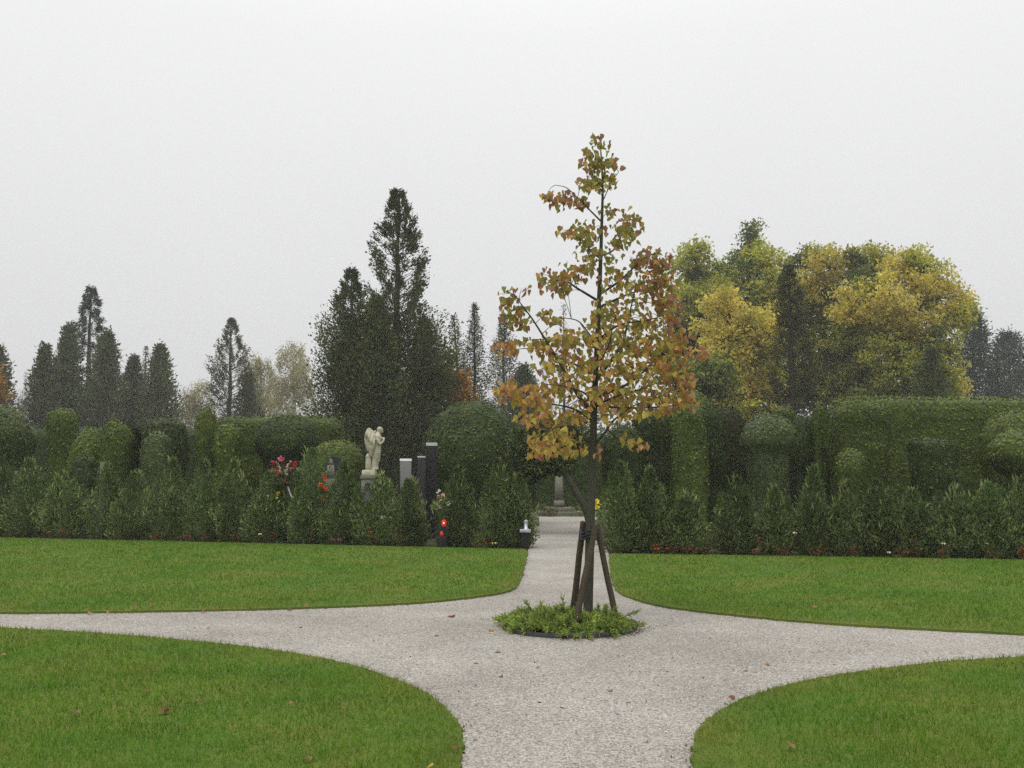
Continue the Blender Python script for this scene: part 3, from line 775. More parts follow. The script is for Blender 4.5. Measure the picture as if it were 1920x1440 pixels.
# ------------------------------------------------------------------ low roses in front of the thujas
def blossom(ac, c, r, rnd=0.5, mi=0, petals=7):
    n_ = petals
    for ring_, (rr, tilt) in enumerate(((1.0, .35), (.62, .9))):
        az = np.arange(n_) / n_ * 6.283 + ring_ * .4 + rng.uniform(0, .5)
        D = np.stack([np.cos(az), np.sin(az), np.full(n_, tilt)], 1) + rng.normal(0, .12, (n_, 3))
        P = np.repeat(np.asarray(c, float)[None], n_, 0)
        cards(ac, P, D, r * rr * 1.15, r * rr * .95, rnd, .18, mi)
def rose(px, py, label, cols, hgt=.30, leafn=150, back=0.0, sink=0.0):
    """bush whose blossoms sit around the pixel; cols = list of (material, dx, dy px)"""
    Y = ground(px, hedge_y(px))[1] - .22 + back
    b = at(px, HOR, Y); b[2] = LAWNZ if back <= 0 else 0
    o = thing('rose_bush', label, 'rose bush', b, 'low roses along the thuja row')
    ac = Acc()
    tops = []
    for m, dx, dy in cols:
        p = at(px + dx, py + dy, Y + rng.uniform(-.06, .06)) - b
        p[2] = max(p[2], .09); tops.append((m, p))
    for k in range(5): tops.append((None, np.array([rng.normal(0, .12), rng.normal(0, .10), hgt * rng.uniform(.5, 1)])))
    for m, p in tops:
        q = np.array([p[0] * .3, p[1] * .3, -.02])
        tube(ac, smooth_path([q, (q + p) / 2 + rng.normal(0, .015, 3), p], 3), .005, 4, False, .3)
        n_ = max(8, int(leafn / len(tops)))
        t = rng.uniform(.1, .97, n_)[:, None]
        P = q * (1 - t) + p * t
        cards(ac, P, rand_dirs(n_) + np.array([0, 0, .2]), rng.uniform(.03, .065, n_), .030, rng.random(n_))
    link('foliage', ac.mesh('foliage', M['rose']), o)
    for m, p in tops:
        if m is None: continue
        a2 = Acc(); blossom(a2, (0, 0, 0), rng.uniform(.032, .045))
        link('blossom', a2.mesh('blossom', M[m]), o, p)
    return o
r_, g_, w_, y_, p_ = 'redpetal', 'orangepetal', 'whitepetal', 'yellowpetal', 'pinkpetal'
roses_l = [(900, [(r_, 8, 1), (y_, 22, -6), (w_, 30, -4)], 1028), (755, [(r_, 0, 2)], 1028), (700, [(r_, 0, -8), (g_, -6, -20)], 1018), (632, [(p_, -10, -2), (p_, 4, 0), (r_, 12, -6), (r_, -2, 8)], 1014), (585, [(r_, 0, -8)], 1010), (510, [(r_, 0, -6), (w_, -22, -4)], 1006), (486, [(r_, 2, 0)], 1016), (440, [(g_, 4, 2), (r_, -4, -4)], 1008), (385, [(r_, 0, 0)], 1008), (348, [(r_, 0, 4), (r_, 6, 2)], 1016), (300, [(r_, -4, -3), (g_, -18, 2)], 1010), (232, [(r_, 0, 2)], 1006), (126, [(r_, 0, 0), (g_, -12, -4)], 1000), (92, [(r_, 2, 6), (y_, 0, -4)], 1002), (30, [(r_, 0, 2)], 1004)]
roses_r = [(1228, [(r_, 0, -2), (g_, 4, 10)], 1026), (1252, [(r_, -4, 0), (r_, 14, 0), (g_, 0, 9)], 1028), (1290, [(r_, -6, 6), (r_, 4, 8), (g_, 18, 6)], 1030), (1322, [(r_, 4, 0), (r_, -10, 6)], 1034), (1425, [(r_, 0, -22), (p_, 8, -12), (r_, -12, 8)], 1032), (1465, [(r_, -2, 2), (r_, 8, 10), (w_, 26, -30)], 1030), (1535, [(g_, 0, 0)], 1036), (1600, [(r_, 0, 2)], 1036), (1690, [(r_, 0, 2), (p_, 10, 1), (w_, -24, -4)], 1042), (1714, [(r_, 0, -10)], 1026), (1765, [(g_, 0, 0), (w_, 4, -14)], 1034), (1850, [(w_, 0, -10)], 1030), (1912, [(r_, 4, -4), (r_, 0, 6)], 1034)]
for side, lst, ths in (('left', roses_l, left_th), ('right', roses_r, right_th)):
    seen = {}
    for k, (px, cols, py) in enumerate(lst):
        rose(px, py, '%s low red-flowered rose bush at the thuja row %s of the path' % (ORD[k], side), cols)

# ------------------------------------------------------------------ clipped hedges and topiary
def sect_core(prof, a, b, nexp, H, na, nz_, seed, amp=.05, z0=0.0):
    prof = np.asarray(prof, float)
    zf = np.linspace(0, 1, nz_) ; zf = 1 - (1 - zf) ** 1.6          # finer towards the top
    rf = np.interp(zf, prof[:, 0], prof[:, 1])
    th = np.linspace(0, 2 * math.pi, na, endpoint=False)
    # even spacing around a long section
    cs, sn = np.cos(th), np.sin(th)
    ex = np.sign(cs) * np.abs(cs) ** (2 / nexp); ey = np.sign(sn) * np.abs(sn) ** (2 / nexp)
    soft = min(a, b) / max(a, b)
    V = np.zeros((nz_, na, 3))
    for i in range(nz_):
        inset = (1 - rf[i]) * min(a, b)
        V[i, :, 0] = ex * max(a - inset, .02); V[i, :, 1] = ey * max(b - inset, .02); V[i, :, 2] = z0 + zf[i] * H
    V = V.reshape(-1, 3)
    l = lumps(V, 2.2, seed) * amp + lumps(V, 6.0, seed + 9) * amp * .45
    nrm = unit(V - np.array([0, 0, z0 + H * .45]) * np.array([0, 0, 1]))
    nrm = unit(np.stack([V[:, 0] / max(a, .1), V[:, 1] / max(b, .1), (V[:, 2] > z0 + .8 * H) * 1.0], 1))
    V = V + nrm * l[:, None]
    i, j = np.meshgrid(np.arange(nz_ - 1), np.arange(na), indexing='ij')
    q = i * na + j; p = i * na + (j + 1) % na
    F = np.stack([q, p, p + na, q + na], -1).reshape(-1, 4)
    V = np.vstack([V, V[-na:].mean(0) + np.array([0, 0, .01])])
    top = np.stack([(nz_ - 1) * na + np.arange(na), (nz_ - 1) * na + (np.arange(na) + 1) % na, np.full(na, len(V) - 1)], 1)
    return V, F, top
def surf_scatter(V, T, n_):
    A, B, C = V[T[:, 0]], V[T[:, 1]], V[T[:, 2]]
    cr_ = np.cross(B - A, C - A); ar = np.linalg.norm(cr_, axis=1) / 2
    k = rng.choice(len(T), n_, p=ar / ar.sum())
    u = rng.random((n_, 2)); s = u.sum(1) > 1; u[s] = 1 - u[s]
    return A[k] + (B - A)[k] * u[:, :1] + (C - A)[k] * u[:, 1:], unit(cr_[k])
def topiary(name, label, x0, x1, ytop, Y, prof, nexp=2.4, depth=None, mat='hedge', dens=430, cat='hedge', rot=0.0, z0=0.0, amp=.045, stem=None, leaf=.056, ybot=None, group=None):
    cx = (x0 + x1) / 2; b = at(cx, HOR, Y); b[2] = 0
    a = (x1 - x0) / 2 * mpp(Y); dp = depth if depth else a
    H = topz(ytop, Y)
    if ybot is not None: z0 = topz(ybot, Y)
    H -= z0
    o = thing(name, label, cat, b, group, rot)
    na = 28 if a < 2 else 96
    V, F, T = sect_core(prof, a, dp, nexp, H, na, 22, int(cx) % 97, amp, z0)
    ac = Acc()
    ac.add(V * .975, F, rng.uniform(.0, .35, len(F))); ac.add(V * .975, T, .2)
    tri = np.vstack([F[:, [0, 1, 2]], F[:, [0, 2, 3]], T])
    A, B, C = V[tri[:, 0]], V[tri[:, 1]], V[tri[:, 2]]
    area = np.linalg.norm(np.cross(B - A, C - A), axis=1).sum() / 2
    n_ = int(area * dens)
    P, N = surf_scatter(V, tri, n_)
    L = rng.uniform(.7, 1.6, n_) * leaf
    flat_cards(ac, P + N * rng.uniform(-.035, .02, n_)[:, None], N, L, L * rng.uniform(.5, .8, n_), .30, np.clip(rng.beta(1.3, 1.5, n_) + .12 * (N[:, 2] > .5), 0, 1))  # up-facing leaves lighter: yellower new growth plus a painted lit rim
    # stray shoots
    m_ = max(6, int(area * 7)); P, N = surf_scatter(V, tri, m_)
    cards(ac, P, N * .6 + np.array([0, 0, .7]) + rng.normal(0, .3, (m_, 3)), rng.uniform(.08, .16, m_), .018, rng.uniform(.2, .8, m_))
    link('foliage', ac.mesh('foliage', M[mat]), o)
    if stem:
        a2 = Acc(); tube(a2, [(0, 0, -.05), (.02, 0, z0 * .6), (0, 0, z0 + .25)], [stem * 1.2, stem, stem * .8], 8)
        link('stem', a2.mesh('stem', M['bark_dark'], True), o)
    return o
DOME = [(0, .72), (.3, .86), (.6, .98), (.78, 1), (.88, .86), (.95, .60), (.985, .34), (1, .08)]
CONE = [(0, 1), (.3, .97), (.6, .84), (.8, .66), (.92, .42), (1, .08)]
COLM = [(0, .88), (.3, .94), (.7, 1), (.9, 1), (.96, .88), (1, .45)]
VASE = [(0, .52), (.35, .70), (.62, .78), (.70, .79), (.73, 1.0), (.82, 1.05), (.92, .86), (.98, .5), (1, .1)]
TAPER = [(0, .62), (.35, .78), (.7, .98), (.85, 1), (.94, .85), (1, .35)]
WALL = [(0, .93), (.4, 1), (.90, 1), (.955, .86), (.985, .6), (1, .3)]
SLAB = [(0, 1.1), (.3, 1.06), (.6, 1.0), (.92, .96), (.97, .85), (1, .4)]
BALL = [(0, .1), (.06, .5), (.2, .85), (.45, 1), (.65, .96), (.82, .75), (.94, .42), (1, .06)]
TL = [
    ('topiary_shrub', 'big rounded clipped topiary at the far left edge, the taller one behind', -70, 48, 757, 30, DOME, 2.3, 'hedge_c'),
    ('topiary_shrub', 'dark domed clipped topiary at the left edge in front of a taller dome', -60, 54, 776, 27, DOME, 2.2, 'hedge_b'),
    ('topiary_shrub', 'upright clipped column with flat rounded top at far left', 88, 142, 766, 29, COLM, 2.6, 'hedge'),
    ('topiary_shrub', 'clipped cone with rounded tip beside the flat-topped column at left', 118, 216, 797, 26.5, CONE, 2.2, 'hedge'),
    ('topiary_shrub', 'low dark flat-topped clipped block in front of the rounded cone at left', 136, 178, 852, 24.4, COLM, 3.5, 'hedge_b'),
    ('topiary_shrub', 'clipped dome narrowing downwards, front one of the left pair', 188, 246, 790, 26, TAPER, 2.2, 'hedge'),
    ('topiary_shrub', 'clipped dome narrowing downwards, rear one of the left pair', 206, 264, 786, 28, TAPER, 2.3, 'hedge_d'),
    ('topiary_shrub', 'flat mushroom-topped clipped shrub left of the tall knobbly column', 262, 350, 783, 28.5, TAPER, 2.6, 'hedge_b'),
    ('topiary_shrub', 'narrow clipped column under the mushroom-topped shrub at left', 266, 318, 810, 26, COLM, 2.6, 'hedge_c'),
    ('topiary_shrub', 'tall knobbly clipped column at the start of the left hedge', 367, 403, 765, 27, COLM, 2.3, 'hedge'),
    ('topiary_shrub', 'low rounded clipped shrub just right of the knobbly column', 402, 452, 795, 26.4, COLM, 2.5, 'hedge'),
    ('topiary_shrub', 'dark overhanging clipped cap at the right end of the left hedge', 478, 598, 780, 27, [(0, .6), (.5, .68), (.62, .74), (.68, .98), (.8, 1.02), (.92, .86), (1, .35)], 2.6, 'hedge_b'),
    ('topiary_shrub', 'rounded green clipped mound between the bouquet and the angel statue', 585, 680, 824, 25.5, DOME, 2.2, 'hedge'),
    ('topiary_shrub', 'big dark clipped dome beside the path behind the grave pillars', 792, 985, 748, 26.5, [(0, .72), (.2, .78), (.34, .9), (.5, 1), (.68, .97), (.84, .78), (.95, .45), (1, .1)], 2.1, 'hedge_b'),
    ('topiary_shrub', 'lower dark clipped shoulder leaning over the path left of the young tree', 900, 1012, 790, 29, DOME, 2.1, 'hedge_b'),
    ('topiary_shrub', 'clipped dome just right of the young tree trunk', 1128, 1206, 795, 25, DOME, 2.3, 'hedge_b'),
    ('topiary_shrub', 'tall clipped block under the orange leaves right of the young tree', 1186, 1270, 766, 26, COLM, 4.0, 'hedge_b'),
    ('topiary_shrub', 'tall clipped column widening downwards, left one of the tapering pair', 1258, 1324, 757, 24.6, SLAB, 5.0, 'hedge'),
    ('topiary_shrub', 'tall clipped column widening downwards, right one of the tapering pair', 1302, 1358, 760, 25.6, SLAB, 5.0, 'hedge_b'),
    ('topiary_shrub', 'rounded clipped bush rising above the tapering pair of columns', 1270, 1342, 732, 29, DOME, 2.2, 'hedge'),
    ('topiary_shrub', 'broad clipped dome behind, left of the mushroom-capped topiary', 1340, 1408, 764, 28, DOME, 2.4, 'hedge_d'),
    ('topiary_shrub', 'vase-shaped clipped topiary with a mushroom cap on the right', 1390, 1490, 775, 23.8, VASE, 2.3, 'hedge_c'),
    ('topiary_shrub', 'clipped dome tucked between the mushroom cap and the long hedge', 1478, 1532, 777, 26.8, [(0, .25), (.35, .4), (.55, .7), (.68, 1), (.8, .97), (.9, .72), (.97, .42), (1, .08)], 2.3, 'hedge_b'),
    ('topiary_shrub', 'narrow clipped pillar at the left end of the long right hedge', 1527, 1551, 756, 26.3, WALL, 4.0, 'hedge'),
    ('topiary_shrub', 'broad flat clipped panel standing before the long right hedge', 1562, 1660, 752, 25.2, WALL, 5.0, 'hedge'),
    ('topiary_shrub', 'small pale green rounded shrub before the broad clipped panel', 1566, 1624, 842, 23.4, DOME, 2.2, 'hedge'),
    ('topiary_shrub', 'squarish clipped block narrowing to its foot before the right hedge', 1712, 1790, 823, 22.6, [(0, .45), (.3, .66), (.6, .92), (.93, 1), (.98, .92), (1, .6)], 4.0, 'hedge_b'),
    ('topiary_shrub', 'large clipped dome at the right edge behind the ball', 1846, 2010, 768, 25, DOME, 2.3, 'hedge'),
]
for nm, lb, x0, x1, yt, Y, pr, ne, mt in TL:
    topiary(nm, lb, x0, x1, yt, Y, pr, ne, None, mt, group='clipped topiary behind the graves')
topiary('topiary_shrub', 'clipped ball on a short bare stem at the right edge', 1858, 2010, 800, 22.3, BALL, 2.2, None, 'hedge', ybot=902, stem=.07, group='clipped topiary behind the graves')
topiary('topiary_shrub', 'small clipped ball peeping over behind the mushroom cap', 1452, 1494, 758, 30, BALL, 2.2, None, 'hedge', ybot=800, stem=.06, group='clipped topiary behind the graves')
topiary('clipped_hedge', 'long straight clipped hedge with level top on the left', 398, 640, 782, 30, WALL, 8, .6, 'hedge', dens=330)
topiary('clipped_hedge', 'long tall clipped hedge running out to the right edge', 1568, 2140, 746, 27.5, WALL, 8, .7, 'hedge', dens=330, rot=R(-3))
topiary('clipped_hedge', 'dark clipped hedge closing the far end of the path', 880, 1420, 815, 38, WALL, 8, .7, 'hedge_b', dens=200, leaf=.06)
topiary('clipped_hedge', 'dark filler hedge added to darken the gaps behind the mushroom-capped topiary', 1340, 1570, 786, 28.6, WALL, 6, .5, 'hedge_d', dens=260)  # added filler; blocks the sky and stands in for shade between topiary
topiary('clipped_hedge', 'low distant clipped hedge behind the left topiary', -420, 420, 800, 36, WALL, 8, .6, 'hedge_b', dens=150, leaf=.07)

# ------------------------------------------------------------------ leaning tree over the path
b = at(1100, HOR, 24.0); b[2] = 0
lt = thing('leaning_tree', 'dark tree leaning left over the path behind the young tree', 'tree', b)
P = np.array([at(1112, 1010, 24.0), at(1100, 960, 24.0), at(1085, 930, 24.0), at(1064, 895, 24.05), at(1046, 868, 24.1), at(1030, 850, 24.2)]) - b
P[0, 2] = -.05
ac = Acc(); tube(ac, smooth_path(P, 4), np.linspace(.10, .07, 21), 10)
for q in ((990, 850), (1000, 815), (1050, 810), (1075, 835)):
    tube(ac, smooth_path([P[-1], (P[-1] + at(*q, 24.3) - b) / 2 + np.array([0, .1, .05]), at(*q, 24.4) - b], 3), np.linspace(.05, .015, 7), 6)
link('trunk', ac.mesh('trunk', M['bark_dark'], True), lt)
ac = Acc()
for (qx, qy, rx, ry) in ((985, 835, 40, 40), (1030, 825, 42, 38), (1075, 815, 42, 40), (1000, 880, 28, 18), (1048, 872, 34, 18), (985, 895, 16, 14)):
    n_ = 1500
    u = rand_dirs(n_) * (rng.random(n_) ** .45)[:, None]
    P2 = at(qx, qy, 24.4) - b + u * np.array([rx * mpp(24.4), .6, ry * mpp(24.4)])
    cards(ac, P2, rand_dirs(n_) + u, rng.uniform(.07, .12, n_), .05)
link('crown', ac.mesh('crown', M['hedge_b']), lt)

# ------------------------------------------------------------------ background trees
def interp(prof, t): p = np.asarray(prof, float); return np.interp(t, p[:, 0], p[:, 1])
def conifer(name, label, px, ytop, Y, prof, wpx, nb=220, per=26, clump=.30, L=.22, W=.10, elev=.6, droop=0.0, mat='conifer', trunk_r=.16, lean_px=0, gap=0.0, cat='tree', bare=0, group='conifers in the background', t0=.04, fill=True, sparse=None, rag=.28):
    ks = 1.65 if Y >= 46 else 1.15
    Y = Y * ks; clump *= ks; L *= ks; W *= ks; trunk_r *= ks
    b = at(px, HOR, Y); b[2] = 0
    H = topz(ytop, Y); Rm = wpx / 2 * mpp(Y) * 1.12; lean = lean_px * mpp(Y)
    o = thing(name, label, cat, b, group)
    ac = Acc(); wood = Acc()
    def axis(t): return np.array([lean * t ** 1.5, 0, H * t])
    ts = np.linspace(0, 1, 12)
    tube(wood, np.array([axis(t) for t in ts]) + np.array([0, 0, -.0]) + rng.normal(0, .015 * Rm, (12, 3)) * np.array([1, 1, 0]), trunk_r * (1 - ts) ** .8 + .012, 8)
    for k in range(nb):
        t = t0 + (1 - t0) * ((k + rng.random()) / nb) ** .92
        if t > .985: t = .985
        if rng.random() < gap: continue
        thin = sparse is not None and t > sparse[0]
        if thin and rng.random() > sparse[1]: continue
        az = k * 2.39996 + rng.normal(0, .35)
        rr = interp(prof, t) * Rm * rng.uniform(.66, 1.10) * (1 + rag * (math.sin(az * 2 + t * 17 + px) * .6 + math.sin(az * 3 - t * 31 + px * 1.7) * .6)) * (1.15 if rng.random() < .08 else 1)
        rr = min(rr, interp(prof, t) * Rm * 1.22)
        tipz = elev * rr - droop * rr
        p0 = axis(max(0.0, t - .5 * tipz / H)); p0[2] = max(.1, H * t - tipz * .5)
        p1 = axis(t) + np.array([math.cos(az) * rr, math.sin(az) * rr, tipz * .5])
        p1[2] = min(p1[2], H * .995)
        mid = (p0 + p1) / 2 + np.array([0, 0, (-.12 if elev > .2 else .08) * rr])
        P = smooth_path([p0, mid, p1], 3)
        if bare or thin or k % 3 == 0: tube(wood, P, np.linspace(.03 * (1 - t) + .010, .006, len(P)), 4, False)
        m_ = int(1.7 * per * (.45 + .75 * rr / (Rm + 1e-6)))
        if thin: m_ = int(m_ * sparse[2])
        s = (1 - rng.random(m_) ** 1.6) if fill and not thin else rng.uniform(.62, 1.0, m_)
        s = np.clip(.12 + .92 * s, 0, 1.0); ii = np.clip((s * (len(P) - 1)).astype(int), 0, len(P) - 2); fr = (s * (len(P) - 1) - ii)[:, None]
        Q = P[ii] * (1 - fr) + P[ii + 1] * fr
        cs = clump * (.5 + .6 * rr / (Rm + 1e-6)) * (.55 if thin else 1)
        Q = Q + rng.normal(0, 1, (m_, 3)) * np.array([cs * .42, cs * .42, cs * .55])
        if droop > 0: Q[:, 2] -= rng.random(m_) * cs * .8
        dr_ = np.array([math.cos(az), math.sin(az), elev * 1.1 - droop * 1.6])
        D = dr_ + rng.normal(0, .5, (m_, 3))
        ll = rng.uniform(.55, 1.25, m_) * L * .72
        cards(ac, Q, D, ll, ll * W / L * rng.uniform(.7, 1.3, m_), np.clip(.12 + .5 * s * rng.random(m_) + .35 * rng.random(m_), 0, 1))
    link('crown', ac.mesh('crown', M[mat]), o)
    link('trunk', wood.mesh('trunk', M['bark_dark'], True), o)
    return o
PC = [(0, .9), (.2, 1), (.45, .88), (.7, .58), (.9, .24), (1, .03)]          # broad cone
PCOL = [(0, .85), (.25, 1), (.52, .92), (.72, .66), (.88, .34), (1, .04)]      # columnar
PTALL = [(0, .9), (.2, 1), (.42, .92), (.55, .60), (.62, .50), (.75, .44), (.84, .30), (.93, .20), (1, .05)]
PSPR = [(0, 1), (.3, .95), (.55, .72), (.75, .5), (.9, .26), (1, .03)]
conifer('thuja_tree', 'tallest dark conifer with a thin ragged spire behind the angel statue', 742, 357, 38, PTALL, 200, 560, 62, .40, .17, .075, .75, trunk_r=.24, sparse=(.60, .55, 1.1), rag=.32)
conifer('thuja_tree', 'broad dark conifer left of the tallest one', 655, 506, 37, PCOL, 132, 400, 64, .40, .17, .075, .8, trunk_r=.2, sparse=(.8, .6, 1.0))
conifer('thuja_tree', 'shorter dark conifer filling the right flank of the tallest one', 796, 602, 39, PCOL, 92, 230, 48, .42, .20, .085, .75, trunk_r=.16)
conifer('thuja_tree', 'lopsided dark conifer between the broad and the tallest conifers', 706, 560, 36, PCOL, 96, 240, 50, .40, .20, .085, .8, trunk_r=.16)
conifer('spruce_tree', 'tall dark spruce with drooping boughs at left', 160, 535, 52, PSPR, 104, 330, 48, .42, .26, .07, .1, .35, 'spruce', .2, sparse=(.5, .6, 1.0), group='conifers in the background')
conifer('thuja_tree', 'dark columnar conifer hugging the left side of the tall spruce', 120, 612, 50, PCOL, 60, 230, 42, .42, .24, .11, .8, mat='conifer')
conifer('thuja_tree', 'dark columnar conifer hugging the right side of the tall spruce', 193, 624, 50, PCOL, 66, 230, 42, .42, .24, .11, .8, mat='conifer')
conifer('thuja_tree', 'slim columnar conifer standing alone near the left edge', 76, 650, 49, PCOL, 54, 210, 42, .40, .24, .11, .8, mat='conifer')
conifer('thuja_tree', 'conifer cut off by the left edge of the picture', -14, 652, 47, PCOL, 62, 200, 40, .40, .24, .11, .8, mat='conifer')
conifer('thuja_tree', 'short dark columnar conifer left of the thin bare-tipped one', 245, 671, 52, PCOL, 52, 200, 40, .42, .24, .11, .8, mat='conifer')
conifer('larch_tree', 'thin bare-tipped conifer between two short dark columns', 267, 648, 53, [(0, 1), (.8, .7), (1, .05)], 16, 110, 10, .18, .18, .06, .4, mat='openconifer', trunk_r=.09, bare=1)
conifer('thuja_tree', 'dark columnar conifer with lopsided crown right of the bare-tipped one', 294, 650, 51, PCOL, 60, 210, 42, .42, .24, .11, .8, mat='conifer')
conifer('cypress_tree', 'loose grey-green conical tree standing alone left of centre', 428, 597, 50, PC, 108, 420, 36, .32, .17, .07, .7, mat='openconifer', trunk_r=.16, bare=1, sparse=(.45, .8, .75))
conifer('cypress_tree', 'low bushy conifer at the right foot of the loose conical tree', 462, 700, 49, PCOL, 48, 150, 30, .36, .2, .09, .7, mat='openconifer')
conifer('larch_tree', 'thin leaning conifer right of the tall dark conifers', 866, 590, 44, PC, 66, 190, 18, .24, .16, .06, .3, mat='openconifer', trunk_r=.1, lean_px=-16, bare=1, gap=.1)
conifer('larch_tree', 'slim pointed see-through conifer next to the leaning one', 889, 569, 45, PC, 78, 280, 20, .24, .16, .06, .25, mat='openconifer', trunk_r=.12, bare=1)
conifer('larch_tree', 'see-through conifer half hidden by the left leaves of the young tree', 944, 588, 47, PC, 84, 260, 22, .28, .18, .07, .3, mat='openconifer', trunk_r=.12, bare=1)
conifer('larch_tree', 'thin bare conifer showing through the young tree crown', 1058, 568, 52, PC, 50, 150, 6, .2, .15, .05, .4, mat='openconifer', trunk_r=.09, bare=1)
conifer('thuja_tree', 'low dark conifer behind the path left of the young tree', 982, 690, 46, PCOL, 70, 180, 40, .42, .24, .11, .8, mat='conifer')
conifer('cypress_tree', 'dark cone-shaped conifer standing before the yellow trees', 1488, 496, 40, [(0, 1), (.25, 1), (.42, .62), (.7, .40), (.88, .26), (1, .05)], 136, 430, 40, .34, .17, .07, .65, mat='openconifer', trunk_r=.18, bare=1, sparse=(.35, .8, .7))
conifer('cypress_tree', 'low dark conifer at the right foot of the yellow trees', 1752, 655, 44, PC, 110, 260, 40, .36, .2, .09, .6, mat='conifer')
conifer('pine_tree', 'dark irregular pine right of the yellow trees', 1833, 585, 58, [(0, .95), (.3, 1), (.5, .95), (.65, .7), (.8, .5), (.9, .26), (1, .08)], 116, 260, 56, .55, .28, .10, .45, mat='spruce', trunk_r=.2, gap=.08)
conifer('pine_tree', 'rounded misty pine at the right edge', 1900, 627, 68, [(0, .6), (.3, .8), (.5, 1), (.75, .95), (.92, .6), (1, .1)], 84, 200, 56, .65, .32, .12, .5, mat='spruce', trunk_r=.2, gap=.06)
conifer('pine_tree', 'misty pine just outside the rounded pine at right', 1968, 640, 64, PCOL, 100, 180, 50, .6, .32, .12, .5, mat='spruce', trunk_r=.2)

def broadleaf(name, label, px, Y, trunk, blobs, mat, leaf=.19, dens=1.0, trunk_r=.22, bark='bark_dark', cat='tree', group=None, sub=.46, droop=0.0, fine=0):
    """trunk: pixel polyline; blobs: (px, py, rx, ry, material index)"""
    ks = 1.45 if Y >= 70 else 1.2
    Y = Y * ks; leaf *= ks; sub *= ks; trunk_r *= ks; droop *= ks
    b = at(px, HOR, Y); b[2] = 0
    o = thing(name, label, cat, b, group)
    wood = Acc(); mats = mat if isinstance(mat, (list, tuple)) else [mat]
    TPt = np.array([at(x, y, Y) for x, y in trunk]) - b; TPt[0, 2] = -.05
    TPt = smooth_path(TPt, 4)
    tube(wood, TPt, np.linspace(trunk_r, trunk_r * .3, len(TPt)), 9)
    ac = Acc()
    for bi, (cx, cy_, rx, ry, mi) in enumerate(blobs):
        Rx, Rz = rx * mpp(Y) * (1.22 if group else 1), ry * mpp(Y); Ry = (Rx + Rz) / 2
        off = rng.normal(0, .8)
        c = at(cx, cy_, Y + off) - b
        zt = TPt[np.argmin(((TPt - c) ** 2).sum(1) + 4 * np.maximum(0, TPt[:, 2] - c[2] + .8) ** 2)]
        mid = (zt + c) / 2 + np.array([rng.normal(0, .2), rng.normal(0, .2), .25])
        tube(wood, smooth_path([zt, mid, c], 4), np.linspace(trunk_r * .38, .03, 9), 6)
        ns = max(9, int(29 * (Rx * Rz / ks ** 2) ** .75 / (sub / ks) ** 1.2 * dens))
        U = rand_dirs(ns) * (rng.uniform(.15, 1.7, ns) ** .6)[:, None]
        C = c + U * np.array([Rx, Ry, Rz])
        for k in range(ns):
            if k % 2 == 0: tube(wood, np.array([c + (C[k] - c) * .15, (c + C[k]) / 2 + rng.normal(0, .1, 3), C[k]]), [.03, .02, .008], 4, False)
            r0 = sub * rng.uniform(.4, 1.15)
            m_ = int(58 * (r0 / (.5 * ks)) ** 2 * (.17 * ks / leaf) ** 1.4)
            u = rand_dirs(m_) * (rng.random(m_) ** .5)[:, None] * r0 * np.array([1, 1, .75])
            if droop: u[:, 2] -= np.abs(rng.normal(0, droop, m_)); u[:, :2] *= .6
            D = rand_dirs(m_) + u / r0 * .6 - np.array([0, 0, .25 + droop])
            ll = rng.uniform(.55, 1.2, m_) * leaf
            cards(ac, C[k] + u, D, ll, ll * (.62 if not droop else .3), np.clip(rng.random(m_) * .8 + .2 * rng.random(), 0, 1), .12, mi)
        for k in range(fine):
            d = unit(rng.normal(size=3) + np.array([.0, 0, .7])); s0 = c + d * np.array([Rx, Ry, Rz]) * .6
            tube(wood, [s0, s0 + d * .5 * (Rx + Rz) * .5 + rng.normal(0, .1, 3), s0 + d * .9 * (Rx + Rz) * .5 + rng.normal(0, .2, 3)], [.012, .008, .003], 4, False)
    link('crown', ac.mesh('crown', [M[m] for m in mats]), o)
    link('trunk', wood.mesh('trunk', M[bark], True), o)
    return o
YM = ['yellow', 'yellowgreen', 'greenleaf']
G = 'yellow autumn trees on the right'
broadleaf('autumn_tree', 'tall yellow-green tree directly right of the young tree', 1325, 52, [(1330, 900), (1328, 760), (1322, 650), (1312, 560), (1305, 490)],
          [(1300, 475, 22, 24, 1), (1285, 510, 24, 26, 1), (1320, 520, 26, 30, 2), (1290, 560, 34, 34, 1), (1340, 560, 34, 34, 1), (1280, 600, 30, 30, 2), (1300, 650, 40, 34, 2), (1275, 660, 26, 40, 2), (1335, 610, 36, 36, 2), (1300, 705, 44, 30, 2), (1310, 745, 44, 24, 2)], YM, group=G, fine=2)
broadleaf('autumn_tree', 'tree with the highest green crown tip among the yellow trees', 1410, 54, [(1410, 900), (1408, 760), (1405, 620), (1403, 520), (1405, 440)],
          [(1408, 438, 14, 20, 2), (1398, 475, 22, 24, 2), (1420, 480, 18, 24, 1), (1385, 510, 30, 26, 2), (1395, 545, 36, 28, 2), (1440, 500, 28, 30, 1), (1445, 550, 34, 36, 1), (1400, 590, 44, 36, 2), (1430, 640, 44, 40, 1), (1420, 700, 48, 36, 2), (1450, 745, 40, 26, 1), (1365, 545, 26, 26, 1), (1455, 590, 36, 36, 0), (1345, 520, 20, 24, 1)], YM, group=G, fine=2)
broadleaf('autumn_tree', 'bright yellow low-spreading tree in front of the taller yellow trees', 1390, 46, [(1392, 900), (1390, 780), (1385, 700), (1380, 640)],
          [(1345, 580, 26, 28, 0), (1345, 630, 34, 34, 0), (1405, 610, 36, 36, 0), (1440, 620, 20, 30, 0), (1375, 660, 50, 34, 0), (1425, 670, 26, 30, 1), (1340, 690, 40, 30, 1), (1400, 720, 46, 26, 0), (1385, 745, 44, 18, 0), (1360, 772, 44, 16, 2), (1420, 772, 44, 16, 1), (1360, 560, 14, 16, 0)], YM, group=G)
